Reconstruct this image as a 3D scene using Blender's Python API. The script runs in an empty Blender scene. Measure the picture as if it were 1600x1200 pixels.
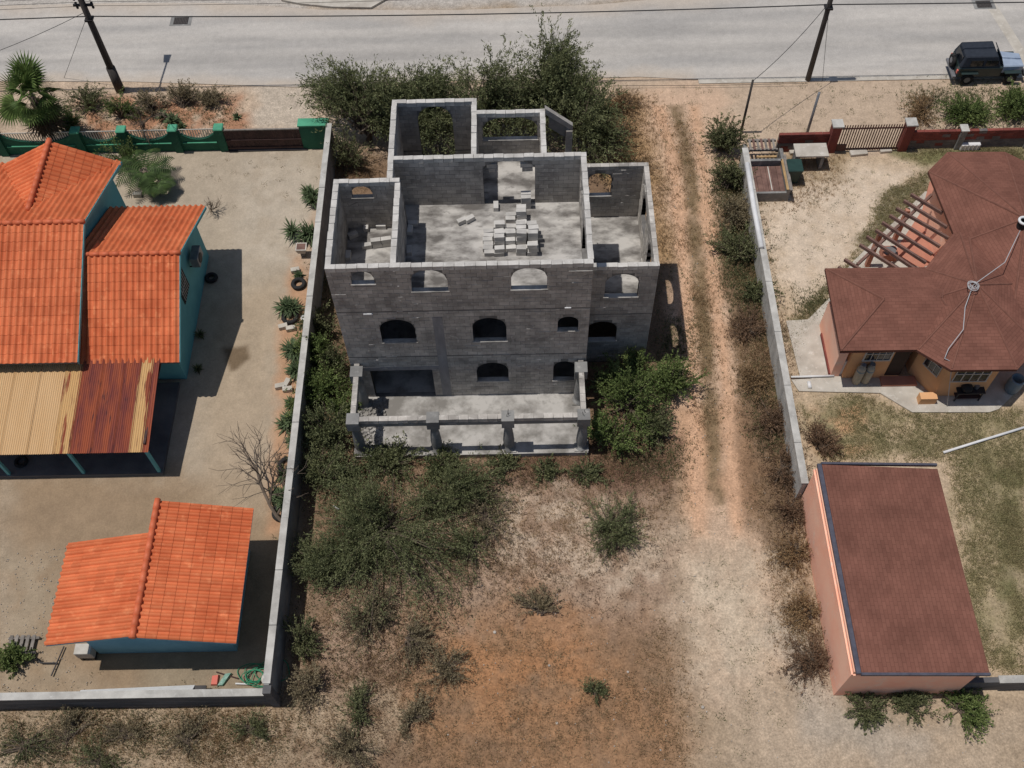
import bpy, math, random
import numpy as np
from mathutils import Vector, Matrix
random.seed(7); rng = np.random.default_rng(7)
sc = bpy.context.scene
COL = sc.collection
# ------------------------------------------------------------------ camera
F_PX, DEP, ROLL, YAW = 1634.6, math.radians(57.99), math.radians(-1.86), math.radians(-0.87)
CAM = np.array([7.1619, -24.1919, 39.8376])
_F = np.array([math.sin(YAW)*math.cos(DEP), math.cos(YAW)*math.cos(DEP), -math.sin(DEP)])
_R0 = np.array([math.cos(YAW), -math.sin(YAW), 0.0]); _U0 = np.cross(_R0, _F)
_R = math.cos(ROLL)*_R0 + math.sin(ROLL)*_U0; _U = -math.sin(ROLL)*_R0 + math.cos(ROLL)*_U0
cam = bpy.data.cameras.new('camera'); cam.sensor_width = 36; cam.lens = 36*F_PX/1600
cam.clip_start = 0.5; cam.clip_end = 3000
co = bpy.data.objects.new('camera', cam); COL.objects.link(co)
co.matrix_world = Matrix(((_R[0], _U[0], -_F[0], CAM[0]), (_R[1], _U[1], -_F[1], CAM[1]), (_R[2], _U[2], -_F[2], CAM[2]), (0, 0, 0, 1)))
sc.camera = co
def at(px, py, z=0.0):                       # survey helper: photo pixel -> point at height z
    d = _F*F_PX + _R*(px-800) - _U*(py-600)
    t = (z-CAM[2])/d[2]
    return CAM + t*d
# ------------------------------------------------------------------ world, sun, exposure
KX, KY = 0.295, -0.0012                       # sun: horizontal travel per metre of drop
w = bpy.data.worlds.new('World'); sc.world = w; w.use_nodes = True
nt = w.node_tree; bg = nt.nodes['Background']
sky = nt.nodes.new('ShaderNodeTexSky'); sky.sky_type = 'NISHITA'; sky.sun_disc = False
sky.sun_elevation = math.atan2(1, math.hypot(KX, KY)); sky.sun_rotation = math.radians(-92)
nt.links.new(sky.outputs[0], bg.inputs[0]); bg.inputs[1].default_value = 0.070
sun = bpy.data.lights.new('sun', 'SUN'); sun.energy = 3.6; sun.angle = math.radians(0.53); sun.color = (1.0, 0.955, 0.90)
so = bpy.data.objects.new('sun', sun); COL.objects.link(so); so.location = (-20, 0, 60)
so.rotation_euler = Vector((KX, KY, -1)).to_track_quat('-Z', 'Y').to_euler()
sc.view_settings.view_transform = 'Standard'; sc.view_settings.look = 'None'
sc.view_settings.exposure = -0.30; sc.view_settings.gamma = 1.0; sc.view_settings.use_curve_mapping = False
# ------------------------------------------------------------------ colour + materials
def S(r, g, b, k=0.92):
    f = lambda c: ((c/255+0.055)/1.055)**2.4 if c > 10 else c/255/12.92
    return (f(r)*k, f(g)*k, f(b)*k, 1)
MATS = {}
def M(name, c1, c2=None, scale=3.0, rough=0.85, bump=0.0, bscale=30.0, rand=0.0, island=0.0, c3=None, detail=6, stretch=None, lo=0.35, hi=0.65, metal=0.0, attr=None, spec=0.3, transl=0.0):
    m = bpy.data.materials.new(name); m.use_nodes = True; MATS[name] = m
    n, l = m.node_tree.nodes, m.node_tree.links
    p = n['Principled BSDF']; p.inputs['Roughness'].default_value = rough; p.inputs['Metallic'].default_value = metal
    p.inputs['Specular IOR Level'].default_value = spec
    geo = n.new('ShaderNodeNewGeometry'); src = geo.outputs['Position']
    if stretch:
        mp = n.new('ShaderNodeMapping'); mp.inputs['Scale'].default_value = stretch; l.new(src, mp.inputs[0]); src = mp.outputs[0]
    def noise(sc_, det=detail):
        t = n.new('ShaderNodeTexNoise'); t.inputs['Scale'].default_value = sc_; t.inputs['Detail'].default_value = det
        t.inputs['Roughness'].default_value = 0.6; l.new(src, t.inputs['Vector']); return t.outputs['Fac']
    def ramp(x, a, b):
        r = n.new('ShaderNodeMapRange'); r.inputs[1].default_value = a; r.inputs[2].default_value = b; l.new(x, r.inputs[0]); return r.outputs[0]
    def mix(f, a, b, mode='MIX'):
        x = n.new('ShaderNodeMix'); x.data_type = 'RGBA'; x.blend_type = mode
        for s, v in ((x.inputs[0], f), (x.inputs[6], a), (x.inputs[7], b)):
            if isinstance(v, (tuple, float, int)): s.default_value = v
            else: l.new(v, s)
        return x.outputs[2]
    col = c1
    if attr:
        a = n.new('ShaderNodeAttribute'); a.attribute_name = attr; col = a.outputs['Color']
    if c2: col = mix(ramp(noise(scale), lo, hi), col, c2)
    if c3: col = mix(ramp(noise(scale*3.7, 8), 0.56, 0.72), col, c3)
    def vary(x, amt):
        r = n.new('ShaderNodeMapRange'); r.inputs[3].default_value = 1-amt; r.inputs[4].default_value = 1+amt; l.new(x, r.inputs[0])
        cc = n.new('ShaderNodeCombineColor')
        for i in range(3): l.new(r.outputs[0], cc.inputs[i])
        return mix(1.0, col, cc.outputs[0], 'MULTIPLY')
    if island: col = vary(geo.outputs['Random Per Island'], island)
    if rand:
        oi = n.new('ShaderNodeObjectInfo'); col = vary(oi.outputs['Random'], rand)
    if isinstance(col, tuple): p.inputs['Base Color'].default_value = col
    else: l.new(col, p.inputs['Base Color'])
    if bump:
        b = n.new('ShaderNodeBump'); b.inputs['Strength'].default_value = bump; b.inputs['Distance'].default_value = 0.05
        l.new(noise(bscale, 8), b.inputs['Height']); l.new(b.outputs[0], p.inputs['Normal'])
    if transl:
        tr = n.new('ShaderNodeBsdfTranslucent'); ms = n.new('ShaderNodeMixShader'); ms.inputs[0].default_value = transl
        if isinstance(col, tuple): tr.inputs[0].default_value = col
        else: l.new(col, tr.inputs[0])
        l.new(p.outputs[0], ms.inputs[1]); l.new(tr.outputs[0], ms.inputs[2]); l.new(ms.outputs[0], n['Material Output'].inputs[0])
    return m
CONC = M('block_concrete', S(198,192,184), S(154,149,143), 1.2, 0.92, 0.35, 60, rand=0.13, island=0.16, c3=S(214,209,202))
CAPB = M('top_course_block', S(216,212,206), S(186,182,176), 1.5, 0.92, 0.35, 60, rand=0.08, c3=S(226,223,218))
LOOSE = M('loose_block', S(214,211,206), S(186,183,178), 1.5, 0.92, 0.35, 60, rand=0.12)
BANDM = M('cast_band', S(160,159,160), S(136,135,137), 1.5, 0.95, 0.3, 30, stretch=(2, 2, 0.5))
MORT = M('mortar', S(140,137,133), S(108,105,102), 2.0, 0.95, 0.4, 40)
SLABM = M('stained_slab', S(192,188,182), S(134,130,124), 0.9, 0.92, 0.25, 30, c3=S(150,146,140), lo=0.42, hi=0.62)
SLABB = M('roof_deck', S(198,194,188), S(108,104,100), 0.9, 0.92, 0.25, 30, c3=S(128,124,120), lo=0.40, hi=0.60, detail=12, stretch=(0.7, 1.3, 1))
PLAST = M('grey_plaster', S(150,149,146), S(120,119,117), 0.8, 0.92, 0.3, 25, c3=S(172,170,166))
CAPW = M('pale_wall_plaster', S(208,205,198), S(172,169,163), 1.3, 0.92, 0.3, 25, c3=S(205,203,198))
DARKP = M('weathered_dark_plaster', S(122,120,120), S(88,87,88), 1.0, 0.92, 0.3, 25, stretch=(0.5, 0.5, 4))
TILE = M('orange_tile', S(224,126,82), S(202,104,64), 0.7, 0.65, 0.15, 40, rand=0.09, island=0.09, c3=S(234,142,96), spec=0.2)
TILER = M('orange_ridge', S(226,120,82), S(208,106,70), 2.0, 0.55, 0.1, 40, rand=0.06)
TURQ = M('turquoise_wall', S(112,182,188), S(98,168,176), 1.0, 0.8, 0.1, 20, c3=S(104,170,174))
BLUEW = M('light_blue_wall', S(140,194,210), S(124,178,196), 1.0, 0.8, 0.1, 20)
YELM = M('yellow_sheet', S(216,180,134), S(208,170,122), 0.8, 0.6, 0, 20, c3=S(206,170,126), stretch=(3, 0.4, 1))
RUST = M('rusty_sheet', S(122,62,56), S(160,84,56), 1.0, 0.75, 0, 20, c3=S(70,46,52), stretch=(3.2, 0.35, 1), lo=0.38, hi=0.6)
RUSTY = M('half_rusted_sheet', S(208,168,114), S(150,80,54), 0.9, 0.7, 0, 20, c3=S(112,58,50), stretch=(3.0, 0.3, 1), lo=0.53, hi=0.57)
SHING = None
PINK = M('pink_render', S(255,204,178,.98), S(255,188,160,.98), 0.6, 0.85, 0.15, 18, c3=S(255,216,194))
ORW = M('orange_render', S(238,186,136), S(226,172,124), 0.8, 0.85, 0.1, 18)
TERRA = M('terracotta_floor', S(196,138,116), S(180,122,102), 1.0, 0.8, 0.1, 20)
PATH = M('path_concrete', S(205,198,186), S(178,170,158), 1.0, 0.9, 0.2, 30, c3=S(216,210,200))
WOOD = M('brown_timber', S(134,104,94), S(108,82,74), 3.0, 0.8, 0.2, 40, rand=0.12)
GREYW = M('grey_timber', S(150,142,134), S(118,112,106), 4.0, 0.9, 0.2, 40, rand=0.15)
TANW = M('tan_board', S(190,158,112), S(160,130,92), 3.0, 0.85, 0.1, 40)
DWOOD = M('dark_gate_board', S(84,62,58), S(64,48,46), 3.0, 0.8, 0.2, 40, rand=0.15)
GREEN = M('green_wall_paint', S(40,100,78), S(32,86,68), 1.0, 0.75, 0.15, 20, c3=S(50,110,86))
LGREEN = M('pale_green_paint', S(90,170,135), S(76,150,120), 2.0, 0.7)
POLE = M('weathered_pole', S(92,86,82), S(66,62,60), 2.0, 0.85, 0.2, 30, stretch=(6, 6, 0.6))
BLACK = M('black_rubber', S(38,38,40), S(54,52,50), 4.0, 0.85)
METAL = M('grey_metal', S(150,152,156), S(126,128,132), 3.0, 0.45, metal=0.4)
DMETAL = M('dark_metal', S(62,60,62), S(48,46,48), 3.0, 0.55, metal=0.3)
WHITE = M('white_plastic', S(236,236,236), S(222,222,222), 3.0, 0.5)
OFFW = M('off_white', S(212,206,196), S(190,184,174), 3.0, 0.7)
GLASS = M('dark_glass', S(34,38,44), rough=0.12, spec=0.6)
HOLE = M('dark_opening_board', S(60,44,38), S(48,36,32), 3, 0.7)
WIRE = M('cable_black', S(52,52,54), rough=0.7)
LWIRE = M('cable_pale', S(190,190,192), rough=0.6)
REDBR = M('red_wall_block', S(142,78,68), S(120,64,58), 2.0, 0.85, 0.2, 40, rand=0.15)
GRBR = M('grey_wall_block', S(126,118,114), S(106,100,98), 2.0, 0.88, 0.2, 40, rand=0.15)
RAIL = M('brown_iron', S(96,64,58), S(80,52,48), 3.0, 0.6)
BINM = M('green_bin', S(48,74,68), S(40,62,58), 3.0, 0.45)
CYL = M('cream_steel', S(196,186,164), S(176,166,146), 4.0, 0.5)
HOSE = M('green_hose', S(52,150,110), S(44,130,96), 4.0, 0.5)
JEEPG = M('jeep_dark_green', S(52,66,64), S(46,58,58), 4.0, 0.28, spec=0.6)
JTOP = M('jeep_soft_top', S(40,46,56), S(48,54,64), 5.0, 0.75, 0.1, 60)
JHOOD = M('jeep_bonnet_sky_sheen', S(172,186,204), S(152,166,186), 2.0, 0.2, spec=0.6)  # sky reflection on the green bonnet, painted in as a pale blue base colour
STONE = M('loose_stone', S(205,198,188), S(170,160,148), 4.0, 0.9, rand=0.15)
BARREL = M('blue_grey_plastic', S(128,146,158), S(112,130,142), 3.0, 0.5)
PINKB = M('pink_plastic', S(224,120,104), rough=0.6)
TEAL = M('green_plastic', S(70,130,110), S(160,190,176), 6.0, 0.6)
# foliage
def leafmat(name, a, b, c=None, isl=0.35): return M(name, a, b, 0.9, 0.65, island=isl, c3=c, spec=0.2, transl=0.25)
LF_AC = leafmat('acacia_leaf', S(128,132,94), S(98,105,72), S(148,148,110), .5)
LF_GR = leafmat('green_leaf', S(122,136,82), S(94,112,62), S(148,158,102), .45)
LF_DK = leafmat('dark_leaf', S(126,128,92), S(98,104,72), S(146,146,108), .45)
LF_GY = leafmat('grey_scrub_leaf', S(156,142,114), S(124,116,92), S(174,158,128), .4)
LF_DRY = leafmat('dry_leaf', S(164,138,104), S(136,110,82), S(182,158,120))
LF_RED = leafmat('withered_leaf', S(140,114,92), S(116,94,76), S(156,130,102))
LF_YUC = leafmat('yucca_leaf', S(104,120,86), S(80,96,66), S(134,144,108))
LF_PALM = leafmat('palm_leaf', S(112,132,72), S(82,106,56), S(146,160,98))
LF_FEA = leafmat('feather_leaf', S(78,98,54), S(58,78,42), S(98,116,66))
LF_DEAD = leafmat('dead_frond', S(106,90,74), S(80,68,56), S(130,110,88))
GRASS = leafmat('lawn_grass', S(158,152,112), S(176,164,126), S(134,136,92), 0.25)
DGRASS = leafmat('dry_grass', S(182,156,120), S(160,134,102), S(152,140,104), 0.3)
BARK = M('twig_bark', S(124,110,96), S(98,86,76), 5.0, 0.9)
# shingles: brick pattern of tabs with relief
def shingle():
    m = bpy.data.materials.new('brown_shingle'); m.use_nodes = True; n, l = m.node_tree.nodes, m.node_tree.links
    p = n['Principled BSDF']; p.inputs['Roughness'].default_value = 0.93; p.inputs['Specular IOR Level'].default_value = 0.15
    uv = n.new('ShaderNodeUVMap'); uv.uv_map = 'UVMap'
    br = n.new('ShaderNodeTexBrick'); br.inputs['Scale'].default_value = 1; br.inputs['Brick Width'].default_value = 0.32; br.inputs['Row Height'].default_value = 0.145
    br.inputs['Mortar Size'].default_value = 0.008; br.inputs['Mortar Smooth'].default_value = 0.4; br.inputs['Bias'].default_value = -0.2
    br.inputs['Color1'].default_value = S(132,90,77); br.inputs['Color2'].default_value = S(121,81,69); br.inputs['Mortar'].default_value = S(106,71,60)
    l.new(uv.outputs[0], br.inputs['Vector'])
    ns = n.new('ShaderNodeTexNoise'); ns.inputs['Scale'].default_value = 0.9; ns.inputs['Detail'].default_value = 8
    geo = n.new('ShaderNodeNewGeometry'); l.new(geo.outputs['Position'], ns.inputs['Vector'])
    mr = n.new('ShaderNodeMapRange'); mr.inputs[1].default_value = 0.3; mr.inputs[2].default_value = 0.7; mr.inputs[3].default_value = 0.80; mr.inputs[4].default_value = 1.18; l.new(ns.outputs[0], mr.inputs[0])
    mx = n.new('ShaderNodeMix'); mx.data_type = 'RGBA'; mx.blend_type = 'MULTIPLY'; mx.inputs[0].default_value = 1
    cc = n.new('ShaderNodeCombineColor'); [l.new(mr.outputs[0], cc.inputs[i]) for i in range(3)]
    l.new(br.outputs['Color'], mx.inputs[6]); l.new(cc.outputs[0], mx.inputs[7]); l.new(mx.outputs[2], p.inputs['Base Color'])
    b = n.new('ShaderNodeBump'); b.inputs['Strength'].default_value = 0.3; b.inputs['Distance'].default_value = 0.012; b.invert = True
    l.new(br.outputs['Fac'], b.inputs['Height']); l.new(b.outputs[0], p.inputs['Normal'])
    return m
SHING = shingle()
# ------------------------------------------------------------------ helpers
def tag(o, label=None, cat=None, group=None, kind=None):
    for k, v in (('label', label), ('category', cat), ('group', group), ('kind', kind)):
        if v: o[k] = v
    return o
def empty(name, loc, label, cat, group=None, rz=0.0):
    o = bpy.data.objects.new(name, None); COL.objects.link(o); o.location = loc; o.rotation_euler[2] = rz; o.empty_display_size = 0.2
    return tag(o, label, cat, group)
def link(name, mesh, m=None, parent=None):
    o = bpy.data.objects.new(name, mesh); COL.objects.link(o)
    if m and not mesh.materials: mesh.materials.append(m)
    if parent: o.parent = parent
    return o
class MB:
    def __init__(s): s.v = []; s.f = []
    def poly(s, pts):
        b = len(s.v); s.v += [tuple(map(float, p)) for p in pts]; s.f.append(tuple(range(b, b+len(pts)))); return s
    def hexa(s, p):                            # 8 points: bottom 4 (ccw), top 4
        b = len(s.v); s.v += [tuple(map(float, q)) for q in p]
        s.f += [(b+3,b+2,b+1,b), (b+4,b+5,b+6,b+7), (b,b+1,b+5,b+4), (b+1,b+2,b+6,b+5), (b+2,b+3,b+7,b+6), (b+3,b,b+4,b+7)]; return s
    def box(s, x0, x1, y0, y1, z0, z1, rz=0.0, c=None):
        p = [(x0,y0,z0),(x1,y0,z0),(x1,y1,z0),(x0,y1,z0),(x0,y0,z1),(x1,y0,z1),(x1,y1,z1),(x0,y1,z1)]
        if rz:
            cx, cy = c if c else ((x0+x1)/2, (y0+y1)/2); ca, sa = math.cos(rz), math.sin(rz)
            p = [(cx+(x-cx)*ca-(y-cy)*sa, cy+(x-cx)*sa+(y-cy)*ca, z) for x, y, z in p]
        return s.hexa(p)
    def prism(s, pts, z0, z1):                 # polygon (ccw) extruded in z
        n = len(pts); b = len(s.v); s.v += [(float(x), float(y), z0) for x, y in pts]+[(float(x), float(y), z1) for x, y in pts]
        s.f.append(tuple(range(b+n-1, b-1, -1))); s.f.append(tuple(range(b+n, b+2*n)))
        for i in range(n): j = (i+1) % n; s.f.append((b+i, b+j, b+n+j, b+n+i))
        return s
    def prof(s, pts, axis, a0, a1):            # 2D profile (u,z) extruded along x or y
        n = len(pts); b = len(s.v)
        for a in (a0, a1): s.v += [((a, float(u), float(z)) if axis == 'x' else (float(u), a, float(z))) for u, z in pts]
        s.f.append(tuple(range(b, b+n))); s.f.append(tuple(range(b+2*n-1, b+n-1, -1)))
        for i in range(n): j = (i+1) % n; s.f.append((b+j, b+i, b+n+i, b+n+j))
        return s
    def tube(s, pts, r, n=8, r1=None, cap=True):
        pts = [Vector(map(float, p)) for p in pts]; b = len(s.v); m = len(pts)
        for i, p in enumerate(pts):
            d = (pts[min(i+1, m-1)]-pts[max(i-1, 0)]).normalized()
            a = d.cross(Vector((0, 0, 1))); a = a.normalized() if a.length > 1e-3 else Vector((1, 0, 0)); c = d.cross(a)
            rr = r if r1 is None else r+(r1-r)*i/(m-1)
            for k in range(n):
                t = 2*math.pi*k/n; s.v.append(tuple(p+a*math.cos(t)*rr+c*math.sin(t)*rr))
        for i in range(m-1):
            for k in range(n): s.f.append((b+i*n+k, b+i*n+(k+1) % n, b+(i+1)*n+(k+1) % n, b+(i+1)*n+k))
        if cap: s.f.append(tuple(range(b+n-1, b-1, -1))); s.f.append(tuple(range(b+(m-1)*n, b+m*n)))
        return s
    def lathe(s, prof, c=(0, 0, 0), n=14, ax='z'):
        b = len(s.v)
        for r, h in prof:
            for k in range(n):
                t = 2*math.pi*k/n; u, v = r*math.cos(t), r*math.sin(t)
                s.v.append((c[0]+u, c[1]+v, c[2]+h) if ax == 'z' else (c[0]+u, c[1]+h, c[2]+v) if ax == 'y' else (c[0]+h, c[1]+u, c[2]+v))
        for i in range(len(prof)-1):
            for k in range(n): s.f.append((b+i*n+k, b+i*n+(k+1) % n, b+(i+1)*n+(k+1) % n, b+(i+1)*n+k))
        s.f.append(tuple(range(b+n-1, b-1, -1))); s.f.append(tuple(range(b+(len(prof)-1)*n, b+len(prof)*n)))
        return s
    def torus(s, c, R, r, n=20, m=8, ax='z'):
        b = len(s.v)
        for i in range(n):
            t = 2*math.pi*i/n
            for k in range(m):
                u = 2*math.pi*k/m; q = R+r*math.cos(u); h = r*math.sin(u)
                s.v.append((c[0]+q*math.cos(t), c[1]+q*math.sin(t), c[2]+h) if ax == 'z' else (c[0]+q*math.cos(t), c[1]+h, c[2]+q*math.sin(t)) if ax == 'y' else (c[0]+h, c[1]+q*math.cos(t), c[2]+q*math.sin(t)))
        for i in range(n):
            for k in range(m): s.f.append((b+i*m+k, b+((i+1) % n)*m+k, b+((i+1) % n)*m+(k+1) % m, b+i*m+(k+1) % m))
        return s
    def mesh(s, name='m', smooth=False):
        me = bpy.data.meshes.new(name); me.from_pydata(s.v, [], s.f); me.update()
        if smooth: me.polygons.foreach_set('use_smooth', [True]*len(me.polygons))
        return me
    def build(s, name, m, parent=None, smooth=False, bevel=0.0):
        o = link(name, s.mesh(name, smooth), m)
        if bevel:
            md = o.modifiers.new('bevel', 'BEVEL'); md.width = bevel; md.segments = 1
        if parent:
            o.parent = parent
            if any(abs(c) > 1e-9 for c in parent.location) or abs(parent.rotation_euler[2]) > 1e-9:
                o.matrix_parent_inverse = (Matrix.Translation(parent.location) @ Matrix.Rotation(parent.rotation_euler[2], 4, 'Z')).inverted()
        return o
def quads(name, V, m, parent=None):            # V: (n,4,3) array of quads, built fast
    n = len(V); me = bpy.data.meshes.new(name); me.vertices.add(n*4); me.loops.add(n*4); me.polygons.add(n)
    me.vertices.foreach_set('co', np.ascontiguousarray(V, dtype=np.float32).ravel())
    me.loops.foreach_set('vertex_index', np.arange(n*4, dtype=np.int32))
    me.polygons.foreach_set('loop_start', np.arange(0, n*4, 4, dtype=np.int32)); me.update(calc_edges=True)
    o = link(name, me, m)
    if parent:
        o.parent = parent; o.matrix_parent_inverse = Matrix.Translation(parent.location).inverted()
    return o
def vnoise(x, y, scale, seed, octv=4, gain=0.55):
    r = np.random.default_rng(seed); out = np.zeros_like(x); amp = 1.0; tot = 0
    for o in range(octv):
        T = r.random((256, 256)); u = x*scale*2**o+1000; v = y*scale*2**o+1000
        i = np.floor(u).astype(int); j = np.floor(v).astype(int); fu = u-i; fv = v-j
        fu = fu*fu*(3-2*fu); fv = fv*fv*(3-2*fv); i &= 255; j &= 255; i1 = (i+1) & 255; j1 = (j+1) & 255
        out += amp*((T[i, j]*(1-fu)+T[i1, j]*fu)*(1-fv)+(T[i, j1]*(1-fu)+T[i1, j1]*fu)*fv); tot += amp; amp *= gain
    return out/tot
def sdf(P, x, y):
    d = np.full(x.shape, 1e9); ins = np.zeros(x.shape, bool); n = len(P)
    for i in range(n):
        ax, ay = P[i]; bx, by = P[(i+1) % n]; ex, ey = bx-ax, by-ay
        t = np.clip(((x-ax)*ex+(y-ay)*ey)/(ex*ex+ey*ey+1e-12), 0, 1)
        d = np.minimum(d, np.hypot(x-ax-t*ex, y-ay-t*ey))
        c = ((ay > y) != (by > y)); ins ^= c & (x < ex*(y-ay)/(ey if abs(ey) > 1e-12 else 1e-12)+ax)
    return np.where(ins, -d, d)
def gpoly(px): return [tuple(at(a, b)[:2]) for a, b in px]
def inpoly(P, n, thr=None, seed=0, sc_=0.6):
    P = np.array(P); lo, hi = P.min(0), P.max(0); X = np.empty((0, 2)); k = 0
    while len(X) < n and k < 60:
        q = rng.uniform(lo, hi, (n*2, 2)); q = q[sdf([tuple(p) for p in P], q[:, 0], q[:, 1]) < 0]
        if thr is not None and len(q): q = q[rng.random(len(q)) < np.clip((vnoise(q[:, 0], q[:, 1], sc_, seed)-thr)*5+.25, .04, 1)]
        X = np.vstack([X, q]); k += 1
    return X[:n]
#@@GROUND
# ------------------------------------------------------------------ ground sheet
ax_ = np.concatenate([[-900, -400, -200, -110, -70, -48, -36], np.arange(-27, 41.01, 0.125), [48, 60, 90, 160, 300, 900]])
ay_ = np.concatenate([[-600, -300, -140, -70, -40, -27], np.arange(-19.5, 30.01, 0.125), [34, 42, 60, 100, 200, 400, 1200]])
GX, GY = np.meshgrid(ax_, ay_, indexing='ij'); nx, ny = GX.shape
gx, gy = GX.ravel(), GY.ravel()
WR = (vnoise(gx, gy, 0.9, 11, 5)-0.5)
LAYERS = []
def paint(col, layers, gx, gy, seed0=100):
    wr = (vnoise(gx, gy, 0.9, 11, 5)-0.5)
    for i, (poly, c, soft, warp, op, brk) in enumerate(layers):
        P = np.array(poly); lo, hi = P.min(0)-4, P.max(0)+4
        k = np.where((gx > lo[0]) & (gx < hi[0]) & (gy > lo[1]) & (gy < hi[1]))[0]
        if not len(k): continue
        d = sdf(poly, gx[k], gy[k])+warp*2*wr[k]
        a = np.clip(0.5-d/(2*soft), 0, 1); a = a*a*(3-2*a)*op
        if brk: a *= np.clip((vnoise(gx[k], gy[k], 1.6, seed0+i, 5)-0.5)*7*brk+1-0.5*brk, 0, 1)
        col[k] = col[k]*(1-a[:, None])+np.array(c[:3])[None]*a[:, None]
def L(px, c, soft=0.4, warp=0.6, op=1.0, brk=0.0, world=False): LAYERS.append((px if world else gpoly(px), c, soft, warp, op, brk))
SAND = S(196,172,146); PALE = S(212,196,174); YARD = S(184,168,146); ORNG = S(172,122,84); DIRT = S(212,178,148); BRN = S(134,108,84); GRN = S(118,116,80); PINKS = S(178,150,126)
L([(0,110),(480,105),(960,105),(1600,105),(1600,260),(1160,260),(960,260),(520,250),(0,250)], SAND, 0.8)
L([(110,150),(380,150),(390,200),(300,235),(110,235)], S(178,126,92), 0.5, 0.7, 0.9, 0.5)
L([(395,120),(500,130),(480,200),(400,200)], S(196,180,160), 0.5)
L([(-200,40),(480,15),(900,8),(1700,-60),(1700,-300),(-200,-300)], S(190,182,172), 0.8)
# left yard
L([(0,235),(525,232),(445,1090),(0,1095)], YARD, 0.15, 0.05)
L([(0,730),(330,735),(470,800),(445,1090),(0,1095)], S(160,134,104), 1.2, 0.8, 0.9)
L([(330,480),(440,430),(430,800),(340,830),(300,720)], S(182,160,132), 0.9, 0.6, 0.7)
L([(0,860),(100,860),(70,1010),(130,1060),(0,1080)], S(176,158,132), 0.8, 0.8, 0.7, 0.4)
L([(450,420),(520,240),(500,600),(440,830),(420,830),(432,560)], S(196,150,112), 0.35, 0.5, 0.9)
L([(225,1010),(440,1015),(440,1085),(225,1088)], S(158,142,118), 0.6, 0.4, 0.8)
L([(370,240),(520,240),(500,420),(380,420)], S(196,182,162), 1.0, 0.9, 0.7, 0.4)
L([(350,545),(385,540),(388,560),(362,578)], S(118,98,74), 0.15, 0.2, 0.9)
# lot round the grey building
L([(525,235),(1060,235),(1080,720),(1040,1280),(440,1280),(480,700)], BRN, 1.2, 1.2)
L([(940,150),(1030,150),(1060,300),(1080,420),(1020,420),(940,260)], S(176,142,100), 0.5, 0.7)
L([(1010,140),(1130,140),(1170,260),(1160,300),(1260,800),(1270,1050),(1120,1100),(1060,860),(1064,700),(1050,400)], DIRT, 0.9, 0.9)
L([(1095,280),(1120,500),(1100,700),(1085,560),(1070,330),(1040,210),(1060,200)], S(150,124,92), 0.2, 0.5, 0.9, 0.55)
L([(1130,250),(1170,300),(1200,470),(1250,760),(1280,1060),(1240,1060),(1180,800),(1150,560),(1120,380)], S(142,116,88), 0.35, 0.5)
L([(1140,620),(1190,640),(1220,760),(1170,860),(1130,760)], S(146,112,82), 0.6, 0.5, 0.9)
L([(1060,640),(1130,640),(1120,760),(1090,860),(1060,800)], S(206,158,118), 0.6, 0.5, 0.8)
L([(560,900),(640,760),(1060,730),(1080,860),(1040,1000),(760,1000),(600,1060),(480,1100),(460,1000)], PINKS, 1.6, 1.5, 0.9, 0.3)
L([(880,740),(1000,800),(1050,900),(1000,950),(920,930),(780,880),(760,790)], S(196,174,150), 0.6, 0.9, 0.9, 0.7)
L([(640,990),(820,930),(1000,980),(1060,1060),(1080,1200),(1000,1280),(640,1280)], S(166,126,90), 2.0, 1.6, 0.9, 0.3)
L([(700,1020),(860,960),(960,1030),(900,1130),(740,1120)], S(178,126,82), 1.2, 1.2, 0.75, 0.6)
L([(1060,820),(1220,850),(1260,1060),(1330,1110),(1600,1110),(1600,1260),(1150,1260),(1110,1060)], S(190,168,142), 2.2, 1.3)
L([(1080,900),(1180,880),(1200,980),(1150,1060),(1100,1020)], S(210,192,166), 1.6, 1.6, 0.85, 0.3)
L([(1200,960),(1250,1000),(1330,1110),(1480,1140),(1440,1200),(1260,1150)], S(180,166,148), 0.6, 0.6, 0.8)
L([(0,1110),(440,1105),(560,1060),(640,1100),(620,1200),(0,1200)], S(182,160,132), 0.6, 0.9, 0.9, 0.4)
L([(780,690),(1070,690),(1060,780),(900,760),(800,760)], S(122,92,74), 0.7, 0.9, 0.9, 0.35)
# right property
L([(1175,250),(1600,235),(1600,1090),(1320,1090),(1250,760)], S(196,172,142), 0.15, 0.05)
L([(1200,300),(1330,260),(1430,262),(1400,330),(1320,440),(1240,480),(1195,380)], S(220,200,176), 0.7, 0.7, 0.9, 0.2)
L([(1250,640),(1330,610),(1420,640),(1500,650),(1600,640),(1600,1060),(1530,1040),(1480,720),(1280,720)], S(148,136,100), 0.5, 0.8, 0.95, 0.25)
L([(1540,720),(1600,720),(1600,960),(1570,930)], S(116,112,74), 0.6, 0.9, 0.9, 0.6)
L([(1380,300),(1450,270),(1490,360),(1400,420),(1300,470),(1240,560),(1240,500),(1320,420)], S(112,108,78), 0.4, 0.7, 0.9, 0.35)
L([(1270,640),(1340,640),(1360,700),(1300,720),(1262,700)], S(206,160,118), 0.5, 0.6, 0.8, 0.6)
L([(1200,240),(1320,240),(1310,280),(1220,290)], S(150,128,92), 0.5, 0.7, 0.8, 0.4)
L([(1390,236),(1600,228),(1600,262),(1440,256)], S(116,116,72), 0.4, 0.5, 0.9)
base = np.empty((len(gx), 3)); n1 = vnoise(gx, gy, 0.25, 3, 5)[:, None]
base[:] = np.array(S(178,156,128)[:3])*(1-n1)+np.array(S(150,126,98)[:3])*n1
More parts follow.
